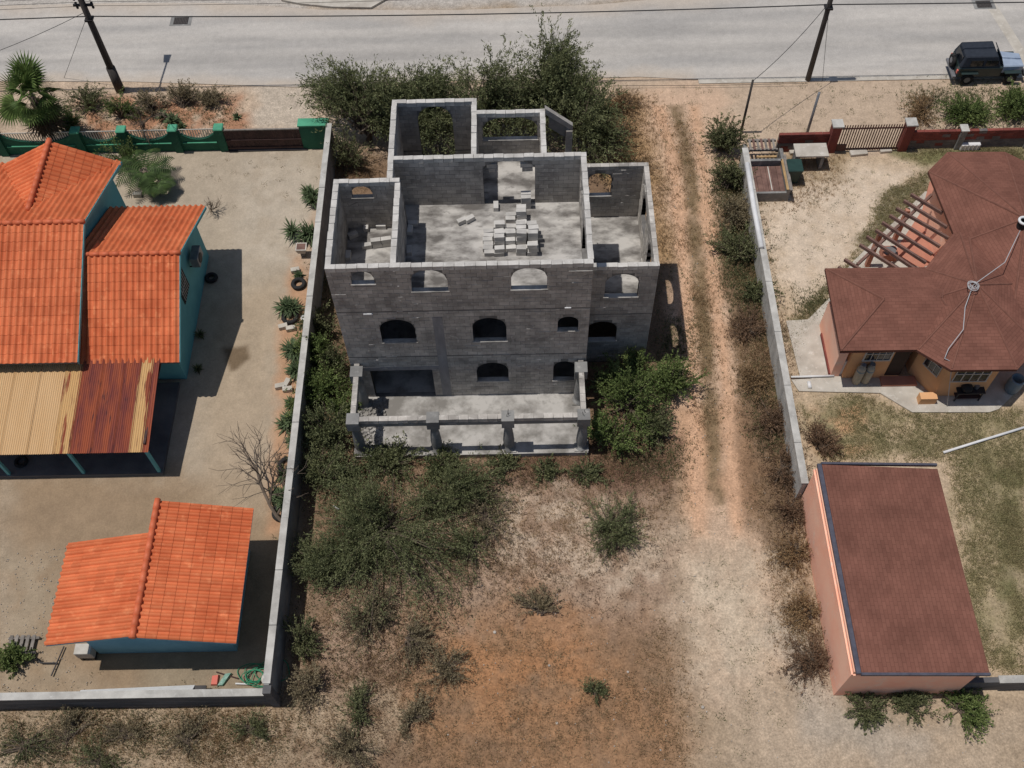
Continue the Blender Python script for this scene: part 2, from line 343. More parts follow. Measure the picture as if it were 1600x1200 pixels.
def Lline(px, wd, c, soft, warp, op, brk=0.0):
    P_ = np.array([at(a, b_)[:2] for a, b_ in px]); T_ = np.gradient(P_, axis=0); T_ /= np.linalg.norm(T_, axis=1)[:, None]; N_ = np.stack([-T_[:, 1], T_[:, 0]], 1)*wd/2
    LAYERS.append(([tuple(q) for q in P_+N_]+[tuple(q) for q in (P_-N_)[::-1]], c, soft, warp, op, brk))
rutL = [(1030,165),(1048,230),(1058,300),(1066,400),(1074,480),(1080,560),(1084,640),(1086,720),(1090,790),(1096,840)]
rutR = [(1084,165),(1094,230),(1102,300),(1110,380),(1118,460),(1130,560),(1138,640),(1142,720),(1148,790),(1156,840)]
midT = [((a[0]+b_[0])/2, (a[1]+b_[1])/2) for a, b_ in zip(rutL, rutR)]
Lline(midT[:9], .75, S(134,112,82), .2, .25, .95, .3); Lline(rutL, .6, S(214,170,134), .25, .25, .95, .1); Lline(rutR, .56, S(212,168,132), .25, .25, .95, .1); Lline([(1096,830),(1104,900),(1140,1010),(1200,1110)], .5, S(200,178,152), .4, .4, .5, .4); Lline([(1156,830),(1172,900),(1220,1010),(1300,1110)], .5, S(200,178,152), .4, .4, .5, .4)
Lline([(1146,330),(1160,470),(1180,600),(1200,740),(1215,860)], 1.3, S(132,108,84), .35, .35, .85, .3)
paint(base, LAYERS, gx, gy)
base *= (0.84+0.32*vnoise(gx, gy, 2.2, 21, 5))[:, None]
lum = base.mean(1, keepdims=True); base = (lum+(base-lum)*0.89)*0.97
gz = -0.004-0.035*vnoise(gx, gy, 0.8, 5, 4)
idx = np.arange(nx*ny).reshape(nx, ny)
Q = np.stack([idx[:-1, :-1], idx[1:, :-1], idx[1:, 1:], idx[:-1, 1:]], -1).reshape(-1, 4)
def gridmesh(name, V, Q, colr, m, grain=None):
    me = bpy.data.meshes.new(name); n = len(Q); me.vertices.add(len(V)); me.loops.add(n*4); me.polygons.add(n)
    me.vertices.foreach_set('co', V.astype(np.float32).ravel()); me.loops.foreach_set('vertex_index', Q.astype(np.int32).ravel())
    me.polygons.foreach_set('loop_start', np.arange(0, n*4, 4, dtype=np.int32)); me.polygons.foreach_set('use_smooth', np.ones(n, bool)); me.update(calc_edges=True)
    a = me.color_attributes.new('soil', 'FLOAT_COLOR', 'POINT'); a.data.foreach_set('color', np.hstack([colr, np.ones((len(V), 1)) if grain is None else grain[:, None]]).astype(np.float32).ravel())
    return link(name, me, m)
def soilmat(name, spk=1.0):
    m = bpy.data.materials.new(name); m.use_nodes = True; n, l = m.node_tree.nodes, m.node_tree.links
    p = n['Principled BSDF']; p.inputs['Roughness'].default_value = 0.97; p.inputs['Specular IOR Level'].default_value = 0.1
    a = n.new('ShaderNodeAttribute'); a.attribute_name = 'soil'; g = n.new('ShaderNodeNewGeometry')
    def nz(s, d=8):
        t = n.new('ShaderNodeTexNoise'); t.inputs['Scale'].default_value = s; t.inputs['Detail'].default_value = d; t.inputs['Roughness'].default_value = 0.7; l.new(g.outputs['Position'], t.inputs['Vector']); return t.outputs[0]
    def mr(x, a0, a1, b0, b1):
        r = n.new('ShaderNodeMapRange'); [setattr(r.inputs[i+1], 'default_value', v) for i, v in enumerate((a0, a1, b0, b1))]; l.new(x, r.inputs[0]); return r.outputs[0]
    def grey(x):
        c = n.new('ShaderNodeCombineColor'); [l.new(x, c.inputs[i]) for i in range(3)]; return c.outputs[0]
    def mul(c, x):
        q = n.new('ShaderNodeMix'); q.data_type = 'RGBA'; q.blend_type = 'MULTIPLY'; l.new(a.outputs['Alpha'], q.inputs[0]); l.new(c, q.inputs[6]); l.new(grey(x), q.inputs[7]); return q.outputs[2]
    c = mul(a.outputs['Color'], mr(nz(3.5), 0.3, 0.7, 1-0.22*spk, 1+0.22*spk))
    c = mul(c, mr(nz(13), 0.32, 0.68, 1-0.30*spk, 1+0.30*spk))
    v = n.new('ShaderNodeTexVoronoi'); v.inputs['Scale'].default_value = 7.0; l.new(g.outputs['Position'], v.inputs['Vector'])
    c = mul(c, mr(v.outputs['Distance'], 0.05, 0.16, 1+0.45*spk, 1.0))
    l.new(c, p.inputs['Base Color'])
    b = n.new('ShaderNodeBump'); b.inputs['Strength'].default_value = 0.55*spk; b.inputs['Distance'].default_value = 0.06; l.new(nz(9), b.inputs['Height']); l.new(b.outputs[0], p.inputs['Normal'])
    return m
grain = np.ones(len(gx))
for px_, g_ in (([(0,235),(525,232),(445,1090),(0,1095)], .38), ([(960,110),(1600,105),(1600,235),(1170,240),(1010,240)], .6), ([(1200,260),(1430,250),(1300,470),(1230,480)], .6)):
    d_ = sdf(gpoly(px_), gx, gy); t_ = np.clip(.5-d_/.8, 0, 1); grain = grain*(1-t_)+g_*t_
go = gridmesh('ground', np.stack([gx, gy, gz], 1), Q, base, soilmat('bare_soil'), grain); tag(go, kind='structure')
# ------------------------------------------------------------------ road
rx_ = np.concatenate([[-400, -150, -70, -45], np.arange(-32, 46, 0.3), [55, 90, 180, 400]]); 
RN = 46
ry0 = 20.6; ry1 = 27.2
RXg, Tg = np.meshgrid(rx_, np.linspace(0, 1, RN), indexing='ij'); rX = RXg.ravel()
edge0 = np.interp(rX, [-400, -30, -14, -5, 3, 14, 17, 20, 400], [21.6, 21.5, 20.9, 20.2, 20.4, 20.4, 20.1, 20.1, 20.0])
edge1 = np.interp(rX, [-400, -16, -10, -4, 4, 12, 22, 30, 400], [27.6, 27.6, 27.4, 26.6, 26.3, 26.5, 27.6, 28.2, 28.2])
rY = edge0+(edge1-edge0)*Tg.ravel()
asph = np.array(S(172,168,163)[:3]); lite = np.array(S(202,196,188)[:3]); sandc = np.array(S(194,182,168)[:3])
st = np.clip((vnoise(rX*0.10, rY, 1.3, 31, 5)-.5)*2.2+.5, 0, 1); rc = asph*(1-st[:, None]*0.8)+lite*(st[:, None]*0.8)
rc *= (1-0.10*np.exp(-((rY-22.6)/0.45)**2)-0.08*np.exp(-((rY-24.2)/0.4)**2))[:, None]
dn = (rY-edge0)+1.2*(vnoise(rX, rY, 0.7, 33)-0.5); aN = np.clip(1-dn/0.9, 0, 1)*np.where(rX > 17, 0.25, 1.0)
df = (edge1-rY)+1.6*(vnoise(rX, rY, 0.5, 34)-0.5); aF = np.clip(1-df/1.4, 0, 1)
al = np.maximum(aN, aF)[:, None]; rc = rc*(1-al)+sandc*al; rc *= (0.92+0.16*vnoise(rX, rY, 3, 35))[:, None]
ri = np.arange(len(rX)).reshape(len(rx_), RN); RQ = np.stack([ri[:-1, :-1], ri[1:, :-1], ri[1:, 1:], ri[:-1, 1:]], -1).reshape(-1, 4)
tag(gridmesh('road', np.stack([rX, rY, np.full(len(rX), 0.012)], 1), RQ, rc, soilmat('worn_asphalt', 0.35)), kind='structure')
kb = MB(); kb.hexa([(17.2,19.75,-.05),(60,19.55,-.05),(60,19.95,-.05),(17.2,20.13,-.05),(17.2,19.75,.03),(60,19.55,.03),(60,19.95,.03),(17.2,20.13,.03)])
tag(kb.build('gutter_strip', PATH), kind='structure')
p0 = at(440,-2); pk = [at(440,2), at(470,8), at(520,13), at(580,14), at(640,-20), at(420,-30)]
tag(MB().prism([tuple(q[:2]) for q in pk], -0.02, 0.12).build('far_pavement', PATH), kind='structure')
sk = [at(1535,0), at(1552,0), at(1600,76), at(1600,104)]
tag(MB().prism([tuple(q[:2]) for q in reversed(sk)], 0.0, 0.017).build('road_repair_strip', PATH), kind='structure')
for (cx, cy, ww, hh, lab) in ((283,33,24,13,'square iron drain grate in the road near the left pole'), (1537,7,22,14,'square iron drain grate in the road at the right edge')):
    c = at(cx, cy); e = empty('drain_grate', (c[0], c[1], 0.012), lab, 'grate', 'road drain grates')
    MB().box(c[0]-.62, c[0]+.62, c[1]-.42, c[1]+.42, 0.0, 0.018).build('concrete_surround', PLAST, e)
    MB().box(c[0]-.42, c[0]+.42, c[1]-.30, c[1]+.30, 0.0, 0.024).build('recess', DMETAL, e)
    for i in range(9): MB().box(c[0]-.40+i*.09, c[0]-.35+i*.09, c[1]-.29, c[1]+.29, 0.02, 0.034).build('bar', POLE, e)
#@@BUILD
# ------------------------------------------------------------------ unfinished block building
BL = empty('unfinished_building', (5, 0, 0), 'unfinished three storey grey concrete block house without a roof', 'building')
H, Z2, Z3, CH = 9.44, 3.43, 6.73, 0.2285
cube_meshes = []
for k in range(4):
    b = MB(); b.box(-.5, .5, -.5, .5, -.5, .5); j = rng.uniform(-1, 1, (8, 3))*np.array([0.018, 0.03, 0.035])
    b.v = [tuple(np.array(v)+j[i]) for i, v in enumerate(b.v)]; cube_meshes.append(b.mesh('block'))
def unit_block(name, c, size, rz, m, parent):
    me = random.choice(cube_meshes)
    if not me.materials: me.materials.append(m)
    o = bpy.data.objects.new(name, me); COL.objects.link(o); o.location = c; o.scale = size; o.rotation_euler[2] = rz
    if me.materials[0] != m: o.material_slots[0].link = 'OBJECT'; o.material_slots[0].material = m
    if parent:
        o.parent = parent
        if parent.type == 'EMPTY': o.matrix_parent_inverse = (Matrix.Translation(parent.location) @ Matrix.Rotation(parent.rotation_euler[2], 4, 'Z')).inverted()
    return o
NBLK = [0]
def archz(o, u):
    u0, u1, zb, zt, rise = o
    if rise <= 0: return zt
    t = (u-(u0+u1)/2)/((u1-u0)/2); return zt-rise+rise*math.sqrt(max(0, 1-t*t))
def wall(p0, p1, z0, z1, t=0.2, ops=(), bands=(), label=None, cap=True, front=False, ch=CH, m=CONC, parent=BL):
    d = np.array([p1[0]-p0[0], p1[1]-p0[1]]); Ln = np.hypot(*d); d = d/Ln; nrm = np.array([-d[1], d[0]])
    P = lambda u, s, z: (p0[0]+d[0]*u+nrm[0]*s, p0[1]+d[1]*u+nrm[1]*s, z)
    us = {0.0, Ln}
    for o in ops:
        k = 14 if o[4] > 0 else 1
        us |= {min(max(o[0]+(o[1]-o[0])*i/k, 0), Ln) for i in range(k+1)}
    us = sorted(us); b = MB(); h = t/2-0.008; ztop = z1-CH*0.5 if cap else z1
    for ua, ub in zip(us[:-1], us[1:]):
        if ub-ua < 1e-4: continue
        mid = (ua+ub)/2; cov = sorted([o for o in ops if o[0] < mid < o[1]], key=lambda o: o[2]); lo = (z0, z0)
        for o in cov:
            if o[2] > lo[0]+0.01: b.hexa([P(ua,-h,lo[0]),P(ub,-h,lo[1]),P(ub,h,lo[1]),P(ua,h,lo[0]),P(ua,-h,o[2]),P(ub,-h,o[2]),P(ub,h,o[2]),P(ua,h,o[2])])
            lo = (archz(o, ua), archz(o, ub))
        if ztop > min(lo)+0.01: b.hexa([P(ua,-h,lo[0]),P(ub,-h,lo[1]),P(ub,h,lo[1]),P(ua,h,lo[0]),P(ua,-h,max(ztop,lo[0])),P(ub,-h,max(ztop,lo[1])),P(ub,h,max(ztop,lo[1])),P(ua,h,max(ztop,lo[0]))])
    wo = b.build('wall', MORT, parent)
    if label: wo['label'] = label
    for o in ops:                                  # thin projecting sill
        if o[2] > z0+0.3 and front:
            s = MB(); q = [P(o[0]-.04,-t/2-.05,o[2]-.05),P(o[1]+.04,-t/2-.05,o[2]-.05),P(o[1]+.04,t/2-.02,o[2]-.05),P(o[0]-.04,t/2-.02,o[2]-.05)]
            s.hexa(q+[(x, y, o[2]+.015) for x, y, _ in q]); s.build('sill', SLABM, wo)
    nc = int(round((z1-z0)/ch)); field = MB()
    if cap:
        lg = MB()
        for _ in range(int(Ln*(z1-z0)*(.9 if front else .4))):
            u, i = random.uniform(0, Ln-.4), random.randrange(1, nc); ln_ = random.uniform(.05, .32)*(1 if random.random() < .85 else 2.2); z = z1-i*ch-.007
            if any(o[0]-.3 < u+ln_/2 < o[1]+.3 and o[2]-.1 < z < o[3]+.1 for o in ops): continue
            pr_ = random.uniform(.006, .022); zz = random.uniform(-.01, .01); sd = -1 if front or random.random() < .5 else 1; s0_, s1_ = sorted((sd*(t/2-.01), sd*(t/2+.004+pr_)))
            lg.hexa([P(u,s0_,z-.012),P(u+ln_,s0_,z-.012),P(u+ln_,s1_,z-.010+zz*.3),P(u,s1_,z-.010),P(u,s0_,z+.004),P(u+ln_,s0_,z+.004),P(u+ln_,s1_,z+.002+zz*.3),P(u,s1_,z+.002)])
        if lg.v: lo_ = lg.build('mortar_squeeze', CAPB, wo); lo_['kind'] = 'stuff'
    rz = math.atan2(d[1], d[0])
    for i in range(nc):
        zb = z1-(i+1)*ch; zt = zb+ch-0.014
        if any(a < (zb+zt)/2 < c for a, c in bands): zt -= .075
        ints = [(0.0, Ln)]
        for o in ops:
            if zt <= o[2]+.03 or zb >= o[3]: continue
            a, c = o[0], o[1]
            if o[4] > 0 and zb > o[3]-o[4]:
                s = math.sqrt(max(0, 1-((zb-(o[3]-o[4]))/o[4])**2)); m_ = (a+c)/2; hw = (c-a)/2*s; a, c = m_-hw, m_+hw
            nn = []
            for s0, s1 in ints:
                if c <= s0 or a >= s1: nn.append((s0, s1))
                else:
                    if a-s0 > .05: nn.append((s0, a))
                    if s1-c > .05: nn.append((c, s1))
            ints = nn
        off = 0.2 if i % 2 else 0.0
        for s0, s1 in ints:
            u = math.floor((s0-off)/0.4)*0.4+off
            while u < s1:
                a, c = max(u, s0), min(u+0.388, s1); u += 0.4
                if c-a < .05: continue
                js = random.uniform(-.004, .006)
                ind = NBLK[0] < 300 and ((cap and i == 0) or (front and i < 6))
                if ind:
                    NBLK[0] += 1; dz = random.uniform(-.012, .014) if i == 0 else 0
                    x, y, z = P((a+c)/2, random.uniform(-.006, .006) if i == 0 else 0, (zb+zt)/2+dz)
                    o_ = unit_block('block', (x, y, z), (c-a, t+js*2+(.012 if i == 0 else 0), zt-zb), rz+(random.uniform(-.012, .012) if i == 0 else 0), CAPB if i == 0 and cap else m, wo)
                else:
                    hh = t/2+js; field.hexa([P(a,-hh,zb),P(c,-hh,zb),P(c,hh,zb),P(a,hh,zb),P(a,-hh,zt),P(c,-hh,zt),P(c,hh,zt),P(a,hh,zt)])
    if field.v: f = field.build('block_courses', m, wo); f['kind'] = 'stuff'
    return wo
BANDS = ((Z2-.24, Z2+.0), (Z3-.24, Z3+.0))
A_ = .5
fo = [(.88,1.75,8.45,9.205,.42),(3.1,4.49,7.92,9.205,.62),(6.89,8.25,7.92,9.205,.55),(1.56,2.97,4.52,6.09,.6),(5.28,6.64,4.47,6.09,.6),(8.7,9.53,5.10,6.07,.38),(5.3,6.66,1.42,2.85,.6),(8.58,9.5,1.36,2.84,.42),(.75,3.41,.30,2.43,0)]
wall((0,.1),(9.95,.1),.1,H,ops=fo,bands=BANDS,front=True,label='front facade of grey block with arched window openings')
wall((.1,.2),(.1,4.44),.0,H,bands=BANDS)                                   # left outer
wall((9.85,.2),(9.85,5.62),.0,H,ops=[(.9,2.7,Z3+.02,8.75,.7)],bands=BANDS) # between block and wing
wall((2.52,.2),(2.52,4.24),Z3,H)                                           # partition top floor
wall((.2,4.34),(2.62,4.34),.0,H,ops=[(.42,1.25,8.55,9.205,.40)],bands=BANDS,front=True)
wall((2.18,4.44),(2.18,8.8),.0,H,bands=BANDS)
wall((2.28,5.52),(9.75,5.52),.0,H,ops=[(3.53,5.64,Z3+.02,9.205,.4)],bands=BANDS)
wall((5.48,5.62),(5.48,8.6),.0,H,bands=BANDS)
wall((2.28,8.7),(5.58,8.7),.0,H,ops=[(.78,2.24,4.2,9.205,.72)],bands=BANDS)
wall((8.28,5.62),(8.28,8.08),.0,H,bands=BANDS)
wall((5.58,7.98),(8.18,7.98),.0,H,ops=[(.22,2.5,7.93,9.205,.55)],bands=BANDS,front=True)
HW, ZW, YW, DW, XW = 6.93, 3.71, 1.8, 7.4, 12.8
wall((9.95,YW+.1),(XW,YW+.1),.0,HW,ops=[(.75,2.13,4.9,6.40,.6),(.12,1.44,1.72,3.14,.55)],bands=((ZW-.24,ZW),),front=True,label='front wall of the lower two storey side wing')
wall((XW-.1,YW+.2),(XW-.1,DW-.2),.0,HW,ops=[(.55,1.75,4.7,6.3,.55),(3.0,4.4,4.7,6.3,.55),(.6,1.8,1.3,2.8,.5)],bands=((ZW-.24,ZW),))
wall((9.95,DW-.1),(XW,DW-.1),.0,HW,ops=[(.33,1.34,5.1,6.50,.35)],bands=((ZW-.24,ZW),),front=True)
wall((10.0,5.63),(10.0,DW-.2),.0,ZW,cap=False)
# stacked block piers in the doorway corners
for (x0, x1, zz) in ((5.98,6.38,2),(7.32,7.9,2)):
    for k in range(zz): unit_block('block', ((x0+x1)/2, 5.62, 9.02-.23*k-.12), (x1-x0-.15*k, .34, .21), 0, CONC, BL)
# floors
def part(name, m, parent, *boxes, label=None, bevel=0, smooth=False):
    b = MB()
    for q in boxes: b.box(*q)
    o = b.build(name, m, parent, smooth=smooth, bevel=bevel)
    if label: o['label'] = label
    return o
part('top_floor', SLABB, BL, (.2,9.75,.2,5.42,Z3-.2,Z3+.005), (5.58,8.18,5.62,7.88,Z3-.2,Z3+.012), (5.75,7.95,5.40,5.64,Z3-.2,Z3+.009), label='stained concrete deck of the open top floor')
part('middle_floor', SLABM, BL, (.2,9.75,.2,5.42,Z2-.2,Z2), (5.58,8.18,5.62,7.88,Z2-.2,Z2))
part('wing_floor', SLABB, BL, (9.95,XW-.2,YW+.2,DW-.2,ZW-.2,ZW))
part('ground_slab', SLABM, BL, (.02,9.98,.2,5.4,-.1,.28), (.0,10.0,-3.0,.0,-.1,.3), label='weathered porch slab')
part('pilaster', BANDM, BL, (3.72,4.12,-.015,.01,.3,Z3-.5))
part('lintel', BANDM, BL, (.4,3.9,-.012,.01,2.43,2.68))
part('chute', SLABM, BL, (9.05,9.93,-.04,.0,8.98,9.02))
part('conduit', WHITE, BL, (1.05,1.42,-.05,-.005,6.52,6.58)); part('conduit', WHITE, BL, (8.95,9.2,-.05,-.005,6.68,6.73))
# porch columns and beams
colp = [(.30,.30),(.30,.38),(.21,.42),(.23,.7),(.24,1.0),(.21,1.5),(.165,2.0),(.15,2.3),(.19,2.4),(.22,2.42)]
def column(x, y, h0=.3):
    b = MB(); b.lathe([(r, z-.3) for r, z in colp], (x, y, h0), 12); o = b.build('column', PLAST, BL, smooth=True)
    part('capital', PLAST, o, (x-.26,x+.26,y-.26,y+.26,2.42,2.99)); part('plinth', SLABM, o, (x-.3,x+.3,y-.28,y+.28,.3,.37))
for x in (.28, 3.55, 6.62, 9.72): column(x, -2.68)
for x in (.28, 9.72): column(x, -.38)
for x0, x1 in ((.54,3.29),(3.81,6.36),(6.88,9.46)):
    part('porch_beam', PLAST, BL, (x0,x1,-2.80,-2.58,2.50,2.70))
    n = int((x1-x0)/.4)
    for k in range(n+1):
        a = x0+k*.4; c = min(a+.39, x1)
        if c-a > .05: unit_block('beam_block', ((a+c)/2, -2.69, 2.85), (c-a, .23, .24), 0, CONC, BL)
for x in (.28, 9.72):
    part('porch_beam', PLAST, BL, (x-.1,x+.1,-2.42,-.64,2.5,2.70))
    for k in range(5): unit_block('beam_block', (x, -2.24+k*.37, 2.85), (.22, .36, .24), 0, CONC, BL)
    unit_block('beam_block', (x, -.02, 2.88), (.22, .2, .24), 0, CONC, BL)
for x, y, z in ((6.58,-2.72,2.95),(6.66,-2.66,2.95),(6.62,-2.6,2.95),(9.7,-2.7,2.95),(9.78,-2.62,2.95)):
    MB().tube([(x,y,z),(x+random.uniform(-.05,.05),y+random.uniform(-.08,.08),z+random.uniform(.2,.42))], .012, 5).build('rebar', DMETAL, BL)
# rear porch raking beam and post
rb = MB(); rb.hexa([(8.38,7.9,9.30),(9.55,7.9,8.35),(9.55,8.1,8.35),(8.38,8.1,9.30),(8.38,7.9,9.62),(9.55,7.9,8.62),(9.55,8.1,8.62),(8.38,8.1,9.62)]); rb.build('raking_beam', CONC, BL)
rb = MB(); rb.hexa([(8.55,7.96,8.5),(9.3,7.96,7.9),(9.3,8.05,7.9),(8.55,8.05,8.5),(8.55,7.96,9.2),(9.3,7.96,8.55),(9.3,8.05,8.55),(8.55,8.05,9.2)]); rb.build('raking_panel', PLAST, BL)
part('post', CONC, BL, (9.28,9.55,7.86,8.12,0,8.36))
# loose blocks on the floors
def loose(x, y, z, rz, lab, grp, s=(.4,.2,.21)):
    o = unit_block('concrete_block', (x, y, z+s[2]/2), s, rz, LOOSE, None); return tag(o, lab, 'block', grp)
hts = [[2,1,1,0,0],[2,3,2,2,0],[1,3,2,1,1],[2,4,4,2,3],[3,4,3,0,0]]
PX0, PY0 = at(754,402,Z3)[:2]
for i, colh in enumerate(hts):
    for j, h_ in enumerate(colh):
        for k in range(h_):
            for s in (0, 1):
                if random.random() < .25 and k == h_-1: continue
                loose(PX0+.24+i*.45+random.uniform(-.035,.035), PY0+.12+j*.44+s*.215+random.uniform(-.012,.012), Z3+.008+k*.222, random.uniform(-.1,.1), 'grey concrete block in the big stacked pile on the open top floor', 'block pile on the top floor')
for q, (px, py, rz, lab) in enumerate([(646,352,.05,'single block lying in the shade by the top floor partition'),(641,362,1.5,'block standing in shade just below another by the partition'),(640,394,1.6,'block in the shaded front left corner of the top floor'),(722,348,.5,'tilted loose block alone mid left on the top floor'),(734,345,.6,'loose block touching a tilted block mid top floor'),(775,325,1.57,'white topped block left of the rear doorway'),
     (573,357,1.5,'block standing near the rear wall of the small room'),(596,356,.0,'block lying against the rear wall of the small room'),(552,370,.5,'shaded skewed block in the small corner room'),(545,402,1.57,'block in the dark front corner of the small room')]):
    p = at(px, py, Z3); loose(p[0], p[1], Z3+.008, rz, lab, None)
p = at(822,324,Z3)
for k in range(3):
    for s in (0, 1): loose(p[0], p[1]+s*.22, Z3+.008+k*.222, .02, 'grey block in the neat short stack before the rear doorway', 'short stack before the rear doorway')
p = at(570,390,Z3)
for k in range(2):
    for i in range(3 if k == 0 else 2): loose(p[0]+.1+i*.42+k*.38, p[1]+.1+i*.06+k*.05, Z3+.008+k*.222, .14, 'grey block in the two course row inside the small corner room', 'block row in the small room')
#@@LEFT
# ------------------------------------------------------------------ orange tiled houses
def tile_mesh(wd, ln):
    b = MB(); ns = 8; pr = []
    for i in range(ns+1):
        t = i/ns; pr.append(((t-.5)*wd, .085*max(0, math.sin(math.pi*min(1, t/.66)))**.75 if t < .66 else -.0))
    top = [(u, 0.0, h+.012) for u, h in pr]; bot = [(u, ln*1.03, h+.030) for u, h in pr]; lip = [(u, ln*1.03, h+.010) for u, h in pr]
    bb = len(b.v); b.v += top+bot+bot+lip; k = ns+1
    for i in range(ns): b.f += [(bb+i, bb+i+1, bb+k+i+1, bb+k+i), (bb+2*k+i, bb+2*k+i+1, bb+3*k+i+1, bb+3*k+i)]
    return b.mesh('tile', True)
TW, TL = 0.272, 0.40
TMESH = tile_mesh(TW, TL); TMESH.materials.append(TILE)
TVv = np.array([v.co[:] for v in TMESH.vertices]); TFf = [tuple(p.vertices) for p in TMESH.polygons]
def slope(roof, o, u, v, W, Ln, budget, clip=None):
    # o: ridge corner, u: unit along ridge, v: unit downslope
    o, u, v = Vector(o), Vector(u).normalized(), Vector(v).normalized(); nrm = u.cross(v)
    if nrm.z < 0: nrm = -nrm
    nu, nv = max(1, round(W/TW)), max(1, round(Ln/TL)); su, sv = W/nu/TW, Ln/nv/TL; rest = MB(); cells = []
    for j in range(nv):
        for i in range(nu):
            cu, cv = (i+.5)*W/nu, j*Ln/nv
            if clip and not clip(cu, cv+Ln/nv/2): continue
            cells.append((cu, cv))
    flip = u.cross(v).z < 0
    for cu, cv in reversed(cells):
        p = o+u*cu+v*cv+nrm*0.005
        Mx = Matrix(((u.x*su, v.x*sv, nrm.x, p.x), (u.y*su, v.y*sv, nrm.y, p.y), (u.z*su, v.z*sv, nrm.z, p.z), (0, 0, 0, 1)))
        if budget[0] > 0:
            budget[0] -= 1; t = bpy.data.objects.new('tile', TMESH); COL.objects.link(t); t.parent = roof; t.matrix_parent_inverse = roof.matrix_world.inverted(); t.matrix_basis = Mx
        else:
            b0 = len(rest.v); rest.v += [tuple(Mx @ Vector(q)) for q in TVv]; rest.f += [tuple(b0+a for a in f) for f in TFf]
    if rest.v:
        ob = rest.build('tile_field', TILE, roof, smooth=True); ob['kind'] = 'stuff'
def ridgecap(parent, a, b, r=.11):
    a, b = Vector(a), Vector(b); n = max(1, round((b-a).length/.42))
    for i in range(n):
        MB().tube([a+(b-a)*(i/n), a+(b-a)*((i+1)/n)], r*1.04, 8, r*.92).build('ridge_tile', TILER, parent, smooth=True)
def slab(parent, name, pts, th, m):
    b = MB(); n = len(pts); b.v = [tuple(map(float, p)) for p in pts]+[(p[0], p[1], p[2]-th) for p in pts]
    b.f = [tuple(range(n)), tuple(range(2*n-1, n-1, -1))]+[(i, i+n, (i+1) % n+n, (i+1) % n) for i in range(n)]
    return b.build(name, m, parent)
HS = empty('orange_roofed_house', (-12, 5, 0), 'turquoise house with orange tiled gable roofs left of the grey building', 'house')
xl = -19.5
mr = dict(x=-11.4, ry=5.66, rz=5.83, by=10.95, bz=4.0, fy=.07, fz=3.42); an = dict(x=-7.35, ry=4.52, rz=5.0, by=8.82, bz=3.14, fy=.41, fz=2.76)
def zroof(a, y): return a['rz']-(y-a['ry'])*(a['rz']-a['bz'])/(a['by']-a['ry']) if y > a['ry'] else a['rz']-(a['ry']-y)*(a['rz']-a['fz'])/(a['ry']-a['fy'])
MB().prof([(1.1,0),(10.3,0),(10.3,zroof(mr,10.3)-.14),(mr['ry'],mr['rz']-.14),(1.1,zroof(mr,1.1)-.14)],'x',xl,-11.9).build('wall', TURQ, HS)['label'] = 'tall main block wall'
aw = MB().prof([(1.32,0),(8.44,0),(8.44,zroof(an,8.44)-.14),(an['ry'],an['rz']-.14),(1.32,zroof(an,1.32)-.14)],'x',-11.9,-7.95).build('wall', TURQ, HS); aw['label'] = 'lower annex wall'
roof1 = slab(HS, 'roof', [(xl,mr['fy'],mr['fz']),(mr['x'],mr['fy'],mr['fz']),(mr['x'],mr['ry'],mr['rz']),(xl,mr['ry'],mr['rz'])], .1, DARKP); roof1['label'] = 'front slope of the tall roof'
roof1b = slab(HS, 'roof', [(xl,mr['ry'],mr['rz']-.001),(mr['x'],mr['ry'],mr['rz']-.001),(mr['x'],mr['by'],mr['bz']),(xl,mr['by'],mr['bz'])], .1, DARKP)
roof2 = slab(HS, 'roof', [(-11.9,an['fy'],an['fz']),(an['x'],an['fy'],an['fz']),(an['x'],an['ry'],an['rz']),(-11.9,an['ry'],an['rz'])], .1, DARKP); roof2['label'] = 'front slope of the annex roof'
roof2b = slab(HS, 'roof', [(-11.9,an['ry'],an['rz']-.001),(an['x'],an['ry'],an['rz']-.001),(an['x'],an['by'],an['bz']),(-11.9,an['by'],an['bz'])], .1, DARKP)
bpy.context.view_layer.update()
bud = [300]
slope(roof2, (-11.85,an['ry'],an['rz']), (1,0,0), (0,an['fy']-an['ry'],an['fz']-an['rz']), an['x']+11.85, math.hypot(an['fy']-an['ry'],an['fz']-an['rz']), bud)
slope(roof1, (-16.9,mr['ry'],mr['rz']), (1,0,0), (0,mr['fy']-mr['ry'],mr['fz']-mr['rz']), mr['x']+16.9, math.hypot(mr['fy']-mr['ry'],mr['fz']-mr['rz']), bud)
slope(roof2b, (-11.85,an['ry'],an['rz']), (1,0,0), (0,an['by']-an['ry'],an['bz']-an['rz']), an['x']+11.85, math.hypot(an['by']-an['ry'],an['bz']-an['rz']), bud)
slope(roof1b, (xl,mr['ry'],mr['rz']), (1,0,0), (0,mr['by']-mr['ry'],mr['bz']-mr['rz']), mr['x']-xl, math.hypot(mr['by']-mr['ry'],mr['bz']-mr['rz']), bud)
